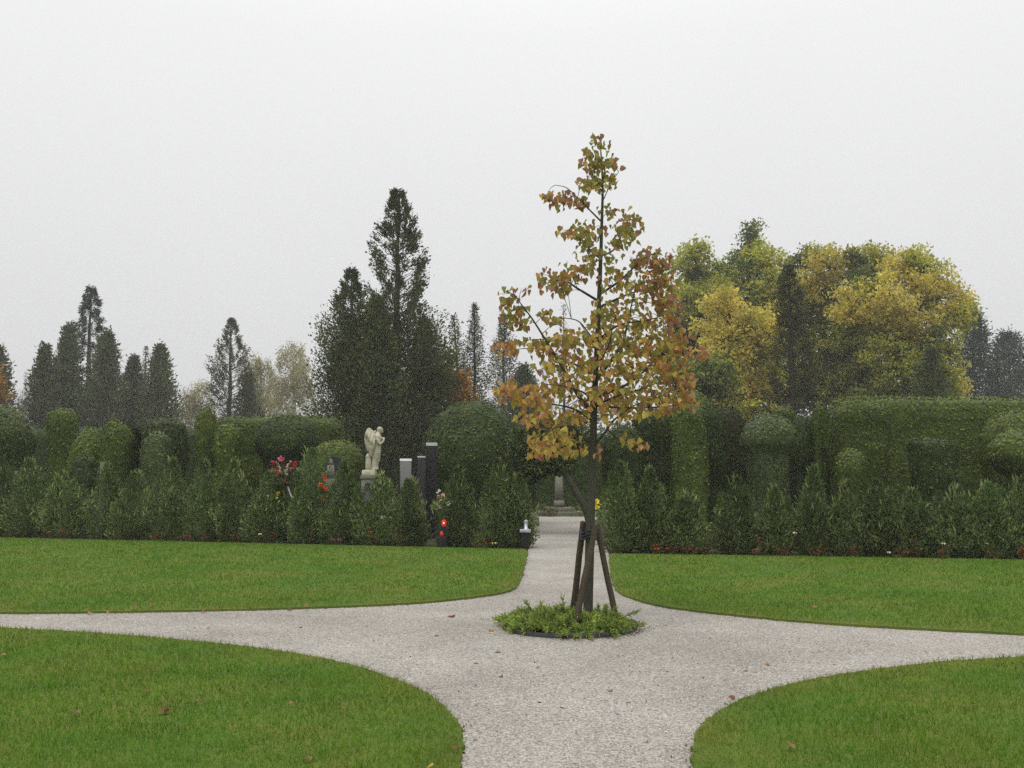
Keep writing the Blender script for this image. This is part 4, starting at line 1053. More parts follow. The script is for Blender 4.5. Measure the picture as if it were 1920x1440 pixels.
broadleaf('autumn_tree', 'broad yellow tree behind the dark cone-shaped conifer', 1540, 52, [(1540, 900), (1545, 760), (1548, 640), (1545, 540)],
          [(1505, 490, 20, 18, 2), (1545, 480, 28, 18, 1), (1560, 500, 30, 26, 0), (1520, 530, 40, 30, 0), (1470, 560, 40, 40, 1), (1560, 550, 30, 34, 1), (1530, 590, 44, 40, 1), (1580, 610, 34, 40, 1), (1555, 660, 44, 44, 1), (1500, 640, 40, 44, 1), (1590, 690, 36, 40, 0), (1520, 720, 44, 36, 1), (1480, 700, 40, 40, 1), (1470, 745, 40, 26, 2), (1560, 745, 44, 24, 1), (1600, 560, 26, 30, 1)], YM, group=G, fine=3)
broadleaf('autumn_tree', 'yellow tree with open forked crown right of the broad yellow tree', 1625, 50, [(1640, 900), (1630, 760), (1620, 660), (1618, 580), (1640, 510)],
          [(1605, 490, 14, 20, 2), (1640, 480, 26, 18, 1), (1620, 525, 14, 22, 2), (1655, 510, 26, 24, 1), (1620, 580, 30, 26, 0), (1600, 640, 34, 36, 1), (1640, 640, 36, 36, 2), (1650, 690, 40, 40, 0), (1610, 710, 34, 34, 1), (1620, 745, 40, 22, 1), (1660, 600, 34, 30, 2), (1590, 600, 26, 30, 1)], YM, group=G, fine=3)
broadleaf('autumn_tree', 'large yellow tree with dark slanting trunk and bare twigs at its right', 1670, 48, [(1662, 900), (1666, 760), (1680, 690), (1700, 620), (1712, 560), (1730, 510)],
          [(1690, 500, 30, 22, 0), (1715, 480, 14, 18, 1), (1740, 500, 22, 20, 1), (1700, 540, 40, 26, 0), (1670, 570, 30, 30, 0), (1750, 530, 36, 24, 0), (1790, 560, 22, 22, 0), (1800, 590, 20, 20, 1), (1740, 575, 24, 20, 1), (1700, 610, 40, 24, 0), (1690, 660, 50, 34, 1), (1750, 640, 30, 40, 2), (1770, 680, 30, 40, 1), (1720, 710, 50, 34, 1), (1770, 720, 26, 24, 0), (1680, 740, 50, 24, 2), (1740, 745, 46, 22, 1), (1650, 620, 30, 34, 1), (1600, 570, 30, 30, 0), (1640, 545, 26, 24, 1), (1775, 600, 26, 22, 0)], YM, group=G, fine=4)
broadleaf('autumn_tree', 'darker green bushy tree low between the young tree and the yellow trees', 1310, 42, [(1310, 900), (1310, 780), (1308, 720)],
          [(1300, 710, 34, 22, 2), (1340, 700, 30, 24, 2), (1270, 700, 26, 24, 2), (1330, 735, 36, 20, 2)], YM, group=G)
broadleaf('autumn_shrub', 'orange autumn shrub behind the big dark dome', 842, 40, [(842, 900), (842, 800), (842, 740)],
          [(835, 700, 20, 22, 0), (858, 720, 22, 20, 0), (828, 735, 24, 18, 0), (862, 748, 20, 14, 0), (838, 675, 12, 14, 1)], ['orange', 'greenleaf'], cat='shrub')
broadleaf('autumn_shrub', 'orange-red autumn shrub at the very left edge', -4, 45, [(-4, 900), (-4, 800), (-4, 730)],
          [(-10, 705, 8, 14, 0), (-12, 735, 12, 18, 0), (-24, 720, 14, 24, 0)], ['orange', 'greenleaf'], cat='shrub')
broadleaf('birch_tree', 'pale weeping birch in the mist, right one of two', 552, 74, [(552, 900), (552, 760), (550, 680), (552, 650)],
          [(550, 650, 22, 12, 0), (535, 670, 14, 18, 0), (565, 680, 20, 22, 0), (545, 705, 22, 24, 0), (575, 715, 18, 26, 0), (550, 745, 34, 26, 0), (525, 720, 18, 24, 0)], ['birch'], .20, .8, .14, 'birchbark', droop=.5, sub=.5, fine=1)
broadleaf('birch_tree', 'pale weeping birch in the mist, left one of two', 490, 76, [(490, 900), (490, 770), (488, 690), (486, 668)],
          [(482, 672, 18, 12, 0), (500, 690, 18, 18, 0), (475, 700, 14, 20, 0), (495, 725, 28, 22, 0), (505, 755, 34, 22, 0), (470, 745, 20, 26, 0)], ['birch'], .20, .8, .14, 'birchbark', droop=.5, sub=.5, fine=1)
broadleaf('birch_tree', 'pale yellowish tree in the mist left of the loose conical tree', 365, 78, [(365, 900), (365, 790), (365, 730)],
          [(355, 745, 26, 20, 0), (378, 730, 16, 24, 0), (340, 770, 34, 16, 0), (385, 765, 24, 16, 0)], ['birch'], .20, .7, .12, 'birchbark', droop=.4, sub=.5, fine=1)

def bare_tree(label, px, ytop, Y, wpx, seed):
    r = np.random.default_rng(seed); Y = Y * 1.4
    b = at(px, HOR, Y); b[2] = 0; H = topz(ytop, Y)
    o = thing('bare_tree', label, 'tree', b, 'bare trees in the mist')
    ac = Acc()
    def grow(p, d, ln, rad, lev):
        q = p + d * ln
        tube(ac, [p, (p + q) / 2 + r.normal(0, .03, 3) * ln, q], [rad, rad * .8, rad * .6], 4, False)
        if lev == 0: return
        for k in range(4 if lev > 1 else 5):
            s = r.uniform(.35, 1.0)
            nd = unit(d + r.normal(0, .42, 3) * np.array([1.2 * wpx * mpp(Y) / H * 1.6, 1.0, .45]) + np.array([0, 0, .25]))
            grow(p + (q - p) * s, nd, ln * r.uniform(.5, .72), max(.008, rad * .5), lev - 1)
    grow(np.array([0, 0, -.05]), np.array([0, 0, 1.0]), H * .42, .10, 4)
    link('trunk', ac.mesh('trunk', M['twig']), o)
bare_tree('bare twiggy tree in the mist near the left edge', 35, 682, 80, 60, 1)
bare_tree('bare twiggy tree in the mist right of the slim column near the left', 58, 690, 84, 50, 2)
bare_tree('bare twiggy tree in the gap left of the loose conical tree', 345, 695, 82, 70, 3)
bare_tree('bare twiggy tree just beside the left foot of the loose conical tree', 372, 705, 78, 60, 4)
bare_tree('bare tree in the mist between the larches and the young tree', 1010, 640, 80, 60, 5)

# far wood reading as one mass
ac = Acc()
for k in range(150):
    x = rng.uniform(-100, 100); Y = rng.uniform(130, 175); hh = rng.uniform(6.5, 11.0)
    n_ = 150
    u = rand_dirs(n_) * (rng.random(n_) ** .4)[:, None]
    P = np.array([x, Y, hh * .52]) + u * np.array([3.4, 2.4, hh * .5])
    cards(ac, P, rand_dirs(n_), rng.uniform(.5, 1.0, n_), .45)
tag(link('distant_wood', ac.mesh('distant_wood', M['openconifer'])), 'misty grey-green wood far behind the cemetery', 'wood', kind='stuff')

# ------------------------------------------------------------------ graves and monuments
def bev(o, w=.006, seg=2):
    m = o.modifiers.new('bevel', 'BEVEL'); m.width = w; m.segments = seg; m.limit_method = 'ANGLE'; return o
def stele(label, x0, x1, ytop, Y, cap, mat, capmat, taper=0.0, dep=None, name='grave_pillar'):
    cx = (x0 + x1) / 2; b = at(cx, HOR, Y); b[2] = 0
    w = (x1 - x0) * mpp(Y) / 2; d = dep or w * .9; H = topz(ytop, Y); ch = cap * mpp(Y)
    o = thing(name, label, 'gravestone', b, rotz=R(8))
    ac = Acc(); t = taper
    V = [(-w + t, -d + t, .12), (w - t, -d + t, .12), (w - t, d - t, .12), (-w + t, d - t, .12), (-w, -d, H - ch), (w, -d, H - ch), (w, d, H - ch), (-w, d, H - ch)]
    ac.add(V, [(3, 2, 1, 0), (4, 5, 6, 7), (0, 1, 5, 4), (1, 2, 6, 5), (2, 3, 7, 6), (3, 0, 4, 7)])
    bev(link('shaft', ac.mesh('shaft', M[mat]), o))
    ac = Acc(); e_ = .006
    z0_, z1_ = H - ch, H
    V = [(-w - e_, -d - e_, z0_), (w + e_, -d - e_, z0_), (w + e_, d + e_, z0_), (-w - e_, d + e_, z0_), (-w - e_, -d * .2, z1_), (w + e_, -d * .2, z1_), (w + e_, d + e_, z1_), (-w - e_, d + e_, z1_)]
    ac.add(V, [(3, 2, 1, 0), (4, 5, 6, 7), (0, 1, 5, 4), (1, 2, 6, 5), (2, 3, 7, 6), (3, 0, 4, 7)])
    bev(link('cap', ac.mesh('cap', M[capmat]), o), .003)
    ac = Acc(); box(ac, -w * 1.5, w * 1.5, -d * 1.5, d * 1.5, -.03, .12)
    bev(link('plinth', ac.mesh('plinth', M[mat]), o))
    return o
stele('light grey granite grave pillar with bright top right of the angel', 750, 771, 860, 22.2, 4.5, 'granite', 'palecap', .03)  # pale cap colour paints the sky's reflection on the wet top
stele('short dark grave pillar between the grey and the tall dark pillars', 783, 797, 855, 22.9, 3, 'greygranite_dark', 'granite')
stele('tall dark grave pillar with pale top beside the big clipped dome', 799, 819, 830, 23.2, 6, 'blackgranite', 'granite')

# angel statue
AY = 21.3
S = mpp(AY)
b = at(690, HOR, AY); b[2] = 0
ang = thing('angel_statue', 'pale lichened stone angel with folded wings and bowed head on a pedestal', 'statue', b)
def A(px, py, dy=0.0): return np.array([(px - 690) * S, dy, topz(py, AY)])
def remesh(o, v):
    m = o.modifiers.new('remesh', 'REMESH'); m.mode = 'VOXEL'; m.voxel_size = v; m.use_smooth_shade = True
    s = o.modifiers.new('smooth', 'SMOOTH'); s.iterations = 2; s.factor = .5
    return o
ac = Acc()
def loft(ac, secs, sides=16, flute=0.0):
    n_ = len(secs); th = np.linspace(0, 2 * math.pi, sides, endpoint=False); V = []
    for (c, rx, ry) in secs:
        f = 1 + flute * np.sin(th * 7 + c[2] * 9)
        V.append(np.stack([c[0] + np.cos(th) * rx * f, c[1] + np.sin(th) * ry * f, np.full(sides, c[2])], 1))
    V = np.concatenate(V); i, j = np.meshgrid(np.arange(n_ - 1), np.arange(sides), indexing='ij')
    q = i * sides + j; p = i * sides + (j + 1) % sides
    ac.add(V, np.stack([q, p, p + sides, q + sides], -1).reshape(-1, 4))
    ac.add(V[-sides:], np.arange(sides)[None]); ac.add(V[:sides][::-1], np.arange(sides)[None])
# robe and torso
loft(ac, [(A(702, 881), .085, .10), (A(702, 874), .075, .095), (A(703, 862), .082, .10), (A(705, 850), .092, .11), (A(706, 838), .088, .105), (A(706.5, 830), .078, .095), (A(707, 824), .086, .10), (A(707, 818), .080, .11), (A(707.5, 814), .055, .075), (A(709, 811), .034, .036), (A(710, 808), .032, .034)], 20, .10)
# trailing robe fold on the far side
loft(ac, [(A(709, 866), .03, .05), (A(710, 850), .035, .06), (A(709, 836), .04, .06)], 10)
# head, nose, hair
c = A(712.5, 806.3); ellipsoid(ac, c, (.058, .054, .066), 14, 10)
ellipsoid(ac, c + np.array([-.018, 0, .014]), (.055, .060, .058), 12, 9)
ellipsoid(ac, c + np.array([.055, -.004, -.022]), (.014, .012, .018), 8, 6)
ellipsoid(ac, c + np.array([.040, -.004, -.046]), (.022, .022, .016), 8, 6)
ellipsoid(ac, c + np.array([-.050, 0, -.020]), (.026, .030, .026), 8, 6)
# near arm: shoulder, elbow, hand at the chest
tube(ac, smooth_path([A(706.5, 817, -.10), A(709, 826, -.125), A(711.5, 833, -.11)], 4), np.linspace(.036, .030, 9), 10)
tube(ac, smooth_path([A(711.5, 833, -.11), A(715.5, 831, -.06), A(718.5, 827, -.03)], 4), np.linspace(.029, .019, 9), 10)
ellipsoid(ac, A(719, 826, -.02), (.024, .020, .026), 8, 6)
# far arm
tube(ac, smooth_path([A(708, 817, .09), A(713, 827, .09), A(718, 829, .03)], 4), np.linspace(.036, .022, 9), 10)
for k in range(4): tube(ac, [A(719 + .3 * k, 825, -.035 + .012 * k), A(720 + .2 * k, 822.5, -.03 + .012 * k)], [.007, .005], 6)
for (qx, qy, dy) in ((718, 823, 0), (719.5, 821.5, .02), (717, 821, .01)): ellipsoid(ac, A(qx, qy, dy), (.022, .022, .020), 8, 6)
# bare foot on the base
ellipsoid(ac, A(705, 880, -.05), (.05, .024, .018), 8, 6)
remesh(link('figure', ac.mesh('figure', M['angelstone']), ang), .011)
def wing(pts, dy, tips):
    ac = Acc()
    root = A(*pts[0], dy)
    crest = smooth_path([A(x, y, dy) for x, y in pts], 4)
    tube(ac, crest, np.linspace(.030, .026, len(crest)), 10)
    n_ = len(tips)
    for k, (s0, tx, ty) in enumerate(tips):
        p0 = crest[int(s0 * (len(crest) - 1))]
        p1 = A(tx, ty, dy + .02 * math.sin(k))
        m_ = (p0 + p1) / 2 + np.array([-.012, -.008 * k, 0])
        tube(ac, smooth_path([p0, m_, p1], 4), np.array([.020, .026, .029, .030, .029, .027, .023, .017, .006]), 8)
    return remesh(link('wing', ac.mesh('wing', M['angelstone']), ang), .009)
wing([(705, 821), (700, 812), (695, 806), (691.5, 804)], -.115, [(1, 685.5, 824), (1, 685, 832), (.95, 687, 840), (.85, 690, 848), (.7, 694, 854), (.55, 697, 858), (.35, 699, 854), (.15, 702, 846), (1, 690, 828), (.7, 694, 838), (.4, 699, 842)])
wing([(707, 820), (704, 813), (701, 809), (699.5, 808)], .10, [(1, 697, 826), (1, 699, 836), (.9, 702, 848), (.7, 706, 858), (.5, 710, 866), (.3, 712, 858), (.1, 713, 846)])
ac = Acc()
lathe(ac, [(.052, 0), (.058, .02), (.062, .10), (.060, .22), (.055, .27), (.062, .28), (.062, .295), (.045, .30), (.048, .32), (.030, .345), (.008, .352)], (0, 0, 0), 16)
link('column', ac.mesh('column', M['angelstone'], True), ang, tuple(A(691.5, 881.5, -.06)))
ac = Acc(); zt = topz(881.0, AY); zb_ = topz(891.5, AY)
box(ac, -.115, .175, -.17, .17, zb_, zt, taper=.018)
bev(link('base', ac.mesh('base', M['angelstone']), ang), .01)
ac = Acc(); box(ac, -.135, .195, -.19, .19, zb_ - .075, zb_ - .002); bev(link('pedestal_cap', ac.mesh('pedestal_cap', M['oldstone']), ang), .012)
ac = Acc(); box(ac, -.115, .175, -.165, .165, -.05, zb_ - .077); bev(link('pedestal', ac.mesh('pedestal', M['granite']), ang), .008)

# pointed pale memorial and the dark slab beside it
GY = 22.6
b = at(620, HOR, GY); b[2] = 0
mo = thing('small_obelisk', 'small pale pointed stone memorial left of the angel statue', 'gravestone', b)
ac = Acc(); zt = topz(860, GY); g = mpp(GY)
V, F = [], []
def tapered(ac, zs, ws, sides=4):
    for (z0_, w0), (z1_, w1) in zip(list(zip(zs, ws))[:-1], list(zip(zs, ws))[1:]):
        V = [(-w0, -w0, z0_), (w0, -w0, z0_), (w0, w0, z0_), (-w0, w0, z0_), (-w1, -w1, z1_), (w1, -w1, z1_), (w1, w1, z1_), (-w1, w1, z1_)]
        ac.add(V, [(0, 1, 5, 4), (1, 2, 6, 5), (2, 3, 7, 6), (3, 0, 4, 7), (4, 5, 6, 7), (3, 2, 1, 0)])
tapered(ac, [topz(897, GY), topz(872, GY), zt], [.095, .062, .018]); link('shaft', ac.mesh('shaft', M['oldstone']), mo)
ac = Acc(); box(ac, -.15, .15, -.15, .15, -.03, topz(897.2, GY), taper=.02); bev(link('plinth', ac.mesh('plinth', M['oldstone']), mo))
b = at(580, HOR, 23.0); b[2] = 0
sl = thing('headstone', 'black upright headstone with a thin pale rim behind the bouquet', 'gravestone', b)
ac = Acc(); zt = topz(866, 23); w = .22; box(ac, -w, w, -.06, .06, -.03, zt); bev(link('slab', ac.mesh('slab', M['blackgranite']), sl))
ac = Acc(); box(ac, -w - .012, w + .012, -.066, .066, zt + .001, zt + .014); box(ac, w + .001, w + .014, -.066, -.050, .5, zt); link('rim', ac.mesh('rim', M['granite']), sl)
b = at(628, HOR, 24.0); b[2] = 0
ar = thing('headstone', 'dark arched headstone behind the small pointed memorial', 'gravestone', b)
ac = Acc(); zt = topz(856, 24); w = .25; n_ = 14
arc = [(-w, -.03)] + [(-w * math.cos(t), zt - w * .75 + w * .75 * math.sin(t)) for t in np.linspace(0, math.pi, n_)] + [(w, -.03)]
V = [(x, -.08, z) for x, z in arc] + [(x, .08, z) for x, z in arc]; m_ = len(arc)
ac.add(V, [(i, i + 1, i + 1 + m_, i + m_) for i in range(m_ - 1)]); ac.add(V, [tuple(range(m_))[::-1]]); ac.add(V, [tuple(range(m_, 2 * m_))])
link('slab', ac.mesh('slab', M['greygranite_dark']), ar)
for px, y0, y1, Y, lb in ((29, 878, 896, 25, 'small pale gravestone sliver behind the leftmost thujas'), (304, 901, 912, 24.6, 'small pale gravestone sliver behind the thujas below the mushroom-topped shrub'), (1804, 948, 972, 20.6, 'small pale gravestone between thujas near the squarish block'), (192, 862, 880, 24, 'grey rounded gravestone in front of the left clipped cone')):
    b = at(px, HOR, Y); b[2] = 0
    o = thing('gravestone', lb, 'gravestone', b)
    ac = Acc(); w = .05; zt = topz(y0 + 5, Y); box(ac, -w, w, -.05, .05, .1, zt, taper=.006); bev(link('shaft', ac.mesh('shaft', M['oldstone']), o), .01)
    ac = Acc(); box(ac, -.12, .12, -.12, .12, -.03, .1); bev(link('plinth', ac.mesh('plinth', M['granite']), o), .01)

# far stele at the end of the path, kerb and bed
FY = 33.6
b = at(1048, HOR, FY); b[2] = 0
fs = thing('stone_stele', 'tapering old stone stele closing the view at the end of the path', 'gravestone', b)
ac = Acc(); zp = topz(951, FY)
tapered(ac, [zp, topz(938, FY)], [.17, .165]); link('base', ac.mesh('base', M['oldstone']), fs)
ac = Acc(); tapered(ac, [topz(937.8, FY), topz(890, FY), topz(886, FY)], [.15, .11, .05]); link('shaft', ac.mesh('shaft', M['oldstone']), fs)
ac = Acc(); box(ac, -.50, .50, -.34, .34, .14, zp - .002); bev(link('slab', ac.mesh('slab', M['oldstone']), fs), .015)
ac = Acc(); box(ac, -.75, .75, -.55, .55, -.03, .138); bev(link('plinth', ac.mesh('plinth', M['oldstone']), fs), .015)
gs = [ground(x, y) for x, y in ((900, 971), (1250, 971))]
sheet('grass_verge', [(-4, cross + 2.1), (7, cross + 1.55), (7, cross + 4.5), (-4, cross + 4.5)], .03, M['lawn'], -.005)
def small_plant(name, label, px, py, Y, r, mat, n_=260, blos=None, cat='plant', zbase=0.0, L=.06):
    b = at(px, HOR, Y); b[2] = zbase
    zc = topz(py, Y) - zbase
    o = thing(name, label, cat, b); ac = Acc()
    u = rand_dirs(n_) * (rng.random(n_) ** .4)[:, None]
    c = np.array([0, 0, max(zc, r * .5)])
    P = c + u * np.array([r, r, max(zc, r * .5)]) * np.array([1, 1, .95])
    cards(ac, P, u + np.array([0, 0, .5]) + rng.normal(0, .4, (n_, 3)), rng.uniform(.6, 1.3, n_) * L, L * .5)
    link('foliage', ac.mesh('foliage', M[mat]), o)
    a2 = Acc(); tube(a2, [(0, 0, -.02), (0, 0, c[2])], [.012, .006], 5); link('stem', a2.mesh('stem', M['stem']), o)
    for m, dx, dy, rr in (blos or []):
        p = at(px + dx, py + dy, Y - r * .9) - b
        a3 = Acc(); blossom(a3, (0, 0, 0), rr); link('blossom', a3.mesh('blossom', M[m]), o, tuple(p), (R(50), 0, 0))
    return o
small_plant('bedding_plant', 'leafy green plant left of the far stele', 1008, 955, 33.0, .45, 'greenleaf')
small_plant('bedding_plant', 'leafy green plant right of the far stele', 1086, 957, 33.0, .42, 'greenleaf')
small_plant('bedding_plant', 'reddish low plant at the left foot of the far stele', 1030, 962, 32.8, .3, 'rose')

# black plinth with silver lantern at the path corner
b = ground(985, 1029); b[2] = 0
Y0 = b[1]; g = mpp(Y0)
pn = thing('grave_post', 'black granite post with grey cap at the left corner of the path', 'grave post', b)
ac = Acc(); box(ac, -8 * g, 7.5 * g, -.06, .14, -.03, 30 * g); bev(link('post', ac.mesh('post', M['blackgranite']), pn), .006)
ac = Acc(); box(ac, -10.5 * g, 10 * g, -.10, .18, 30.2 * g, 36 * g); bev(link('cap', ac.mesh('cap', M['silver']), pn), .008)
ln_ = thing('grave_lantern', 'silver cylindrical grave lantern standing on the black granite post', 'lantern', b + np.array([1 * g, .03, 36.2 * g]))
ac = Acc(); lathe(ac, [(5.2 * g, 0), (5.2 * g, 1.2 * g), (3.6 * g, 1.6 * g), (3.6 * g, 13 * g)], sides=16); link('body', ac.mesh('body', M['silver'], True), ln_)
ac = Acc(); lathe(ac, [(4.2 * g, 13.1 * g), (4.4 * g, 14.5 * g), (3.4 * g, 16.2 * g), (1.5 * g, 17.4 * g)], sides=16); link('lid', ac.mesh('lid', M['silver'], True), ln_)
# low pinkish grave kerbs further along the path
for px, py, Y, wd, lb in ((1001, 990, 25.6, .30, 'low pinkish grave kerb along the left of the path'), (1010, 986, 28.3, .26, 'small reddish grave slab further along the left of the path')):
    b = at(px, HOR, Y); b[2] = 0; b[0] -= wd * .5
    o = thing('grave_kerb', lb, 'grave kerb', b)
    ac = Acc(); box(ac, -wd, wd * .5, -.5, .5, -.03, .22); bev(link('kerb', ac.mesh('kerb', M['oldstone']), o), .02)
    ac = Acc(); box(ac, -wd * .8, wd * .3, -.42, .42, .222, .26); bev(link('slab', ac.mesh('slab', M['granite']), o), .01)

# lanterns, flowers between the thujas
def Yr(px, off): return ground(px, hedge_y(px))[1] + off
Yb = Yr(832, .02)
b = at(831, HOR, Yb); b[2] = 0
blk = thing('grave_block', 'stepped dark granite block carrying two red grave lanterns', 'gravestone', b)
za, zb_ = topz(987, Yb), topz(1006, Yb - .16)
ac = Acc(); box(ac, -.09, .11, -.05, .35, -.03, za); bev(link('upper_step', ac.mesh('upper_step', M['blackgranite']), blk))
ac = Acc(); box(ac, -.11, .09, -.24, -.052, -.03, zb_); bev(link('lower_step', ac.mesh('lower_step', M['blackgranite']), blk))
def red_lantern(label, loc, h, r, lit):
    o = thing('grave_lantern', label, 'lantern', loc)
    ac = Acc(); lathe(ac, [(r * .8, 0), (r, h * .12), (r, h * .72), (r * .75, h * .80)], sides=14); link('glass', ac.mesh('glass', M['redlit' if lit else 'redglass'], True), o)
    ac = Acc(); lathe(ac, [(r * .80, h * .805), (r * .85, h * .86), (r * .5, h * .96), (r * .15, h)], sides=14); link('lid', ac.mesh('lid', M['redglass'], True), o)
    if lit:
        ac = Acc(); lathe(ac, [(.004, 0), (.012, .012), (.010, .024), (.002, .04)], (.0, -r - .010, h * .35), 8); link('flame', ac.mesh('flame', M['flame'], True), o)
red_lantern('red grave lantern with a burning candle on the upper step', (b[0] + .02, b[1] + .02, za + .002), .145, .052, True)
red_lantern('unlit red grave lantern on the lower step', (b[0] - .012, b[1] - .15, zb_ + .002), .10, .038, False)

def bouquet(name, label, px, py, Y, flowers, spikes=(), n_leaf=200, rad=.2, ribbon=None, vase='stem', zbase=0.0, vh=None):
    b = at(px, HOR, Y); b[2] = zbase
    top = topz(py, Y) - zbase
    o = thing(name, label, 'flowers', b)
    vh = vh or max(.12, top - rad * 1.6)
    ac = Acc(); lathe(ac, [(.04, -.02), (.04, .02), (.012, .04), (.012, vh * .8), (.03, vh * .88), (.045, vh)], sides=10); link('vase', ac.mesh('vase', M[vase], True), o)
    ac = Acc(); c0 = np.array([0, 0, vh * .98])
    pts = []
    for m, dx, dy, rr in flowers:
        p = at(px + dx, py + dy, Y + rng.uniform(-.16, .02)) - b; pts.append((m, p, rr))
        tube(ac, smooth_path([c0, (c0 + p) / 2 + np.array([0, 0, .03]), p], 3), .005, 4, False, .4)
    n_ = n_leaf; u = rand_dirs(n_); u[:, 2] = np.abs(u[:, 2]) * 1.2 - .25
    P = np.array([0, 0, (vh + top) / 2]) + u * rad * rng.uniform(.2, 1.0, n_)[:, None]
    cards(ac, P, u + rng.normal(0, .3, (n_, 3)), rng.uniform(.06, .14, n_), .035)
    link('greenery', ac.mesh('greenery', M['thuja']), o)
    for m, p, rr in pts:
        a2 = Acc(); blossom(a2, (0, 0, 0), rr, petals=8); link('blossom', a2.mesh('blossom', M[m]), o, tuple(p), (R(55), 0, rng.uniform(-.5, .5)))
    for m, x0, y0, x1, y1 in spikes:
        a2 = Acc(); p0 = at(px + x0, py + y0, Y - .12) - b; p1 = at(px + x1, py + y1, Y - .16) - b
        tube(a2, [p0, p1], [.008, .004], 5, True, .5, 1)
        for t in np.linspace(.1, 1, 9):
            blossom(a2, p0 + (p1 - p0) * t + rng.normal(0, .008, 3), .034 * (1.15 - .6 * t), .5, 0, 5)
        link('flower_spike', a2.mesh('flower_spike', [M[m], M['stem']]), o)
    if ribbon:
        a2 = Acc(); q = [at(px + x, py + y, Y - .22 - .02 * i) - b for i, (x, y) in enumerate(ribbon)]
        q = smooth_path(q, 5); w_ = np.array([.014, 0, .003]); nn = len(q)
        for s in (0, 1):
            V = np.concatenate([q - w_ * (1 - s) + w_ * s * .3 + np.array([0, .004 * s, 0]), q + w_ * (.2 + .8 * s) + np.array([0, .02 * np.sin(s * 3), 0])])
            a2.add(V, [(i, i + 1, nn + i + 1, nn + i) for i in range(nn - 1)])
        link('ribbon', a2.mesh('ribbon', M['ribbon'], True), o)
    return o
bouquet('flower_bouquet', 'big red and white bouquet with lilac-white ribbon rising above the thujas', 531, 882, Yr(531, .30),
        [('pinkpetal', -4, -21, .075), ('redpetal', 10, 6, .085), ('redpetal', 5, 21, .08), ('redpetal', -10, -4, .06), ('redpetal', 22, -12, .065), ('redpetal', -20, -14, .055), ('redpetal', -6, 8, .06), ('redpetal', 6, -8, .05), ('pinkpetal', -14, 12, .05), ('pinkpetal', 16, -2, .045), ('redpetal', 0, -14, .04), ('redpetal', 14, -14, .045), ('redpetal', -20, 4, .04)],
        [('whitepetal', 2, 4, 14, -18), ('whitepetal', -2, 4, -12, -16), ('pinkpetal', 8, 6, 22, -6), ('pinkpetal', -6, 8, -18, 0), ('whitepetal', 4, 10, 8, -8)], 420, .30, [(9, 30), (12, 40), (16, 50), (17, 54)])
bouquet('flower_bouquet', 'orange-red flowers between thujas left of the angel statue', 605, 914, Yr(605, .12),
        [('orangepetal', -4, -4, .06), ('orangepetal', 4, 2, .06), ('orangepetal', 8, 14, .04), ('orangepetal', 2, 24, .035), ('orangepetal', 5, -16, .05), ('orangepetal', 0, -22, .035)], (), 140, .2)
bouquet('flower_bouquet', 'cream and peach flowers in a dark vase above the red lanterns', 826, 938, Yr(826, .05),
        [('peachpetal', -4, -6, .05), ('peachpetal', 4, -8, .055), ('whitepetal', 0, 2, .05), ('whitepetal', 0, 12, .045), ('peachpetal', -7, 6, .045), ('whitepetal', -2, -18, .035), ('whitepetal', 14, 7, .05), ('whitepetal', -6, -14, .025)], (), 120, .17)
bouquet('flower_bouquet', 'single yellow flowers low in the thujas below the big bouquet', 522, 926, Yr(522, .22), [('yellowpetal', 0, 0, .05), ('yellowpetal', -3, 8, .03), ('whitepetal', -20, 4, .03)], (), 60, .12)
bouquet('flower_bouquet', 'bright yellow flowers right of the young tree trunk', 1121, 946, 21.0, [('yellowpetal', -3, -4, .08), ('yellowpetal', 3, 2, .07), ('yellowpetal', -2, 6, .06)], (), 60, .12)
# pale grave trough right of the trunk
b = at(1128, HOR, 21.2); b[2] = 0
o = thing('grave_trough', 'pale yellowish stone flower trough right of the young tree trunk', 'planter', b)
ac = Acc(); box(ac, -.12, .14, -.12, .12, topz(962, 21.2) , topz(956, 21.2)); bev(link('rim', ac.mesh('rim', M['palecap']), o), .008)
ac = Acc(); box(ac, -.10, .12, -.10, .10, -.03, topz(962.3, 21.2), taper=-.0); bev(link('pedestal', ac.mesh('pedestal', M['oldstone']), o), .008)

# ------------------------------------------------------------------ fallen leaves
def fallen(px, py, z, label, s=.085, mi=None):
    p = ground(px, py, z)
    i = rng.integers(3); j = mi if mi is not None else 4
    key = ('f', i, j)
    if key not in leafmesh:
        V, F = shapes[i]; leafmesh[key] = npmesh('fallen_leaf', V, [F], LEAFM[j] if j < 4 else M['deadleaf'])
    o = link('fallen_leaf', leafmesh[key]); o.location = (p[0], p[1], z + .018)
    o.rotation_euler = (R(90) + rng.normal(0, .25), rng.normal(0, .25), rng.uniform(0, 6.28)); o.scale = (s, s, s)
    return tag(o, label, 'leaf', 'fallen leaves')
fallen(843, 1157, 0, 'reddish fallen leaf on the gravel left of the round bed', .075)
fallen(934, 1224, 0, 'orange fallen leaf on the gravel in front of the round bed', .065, 2)
fallen(923, 1184, 0, 'orange-brown fallen leaf at the left rim of the round bed', .07, 2)
fallen(1080, 1193, 0, 'yellow-orange fallen leaf at the front rim of the round bed', .07, 1)
fallen(810, 1437, LAWNZ + .03, 'yellow fallen leaf at the bottom tip of the near left lawn', .045, 1)
fallen(312, 1332, LAWNZ + .03, 'brown fallen leaf in the middle of the near left lawn', .07)
fallen(1440, 1246, 0, 'small orange fallen leaf on the gravel right of the round bed', .06, 2)
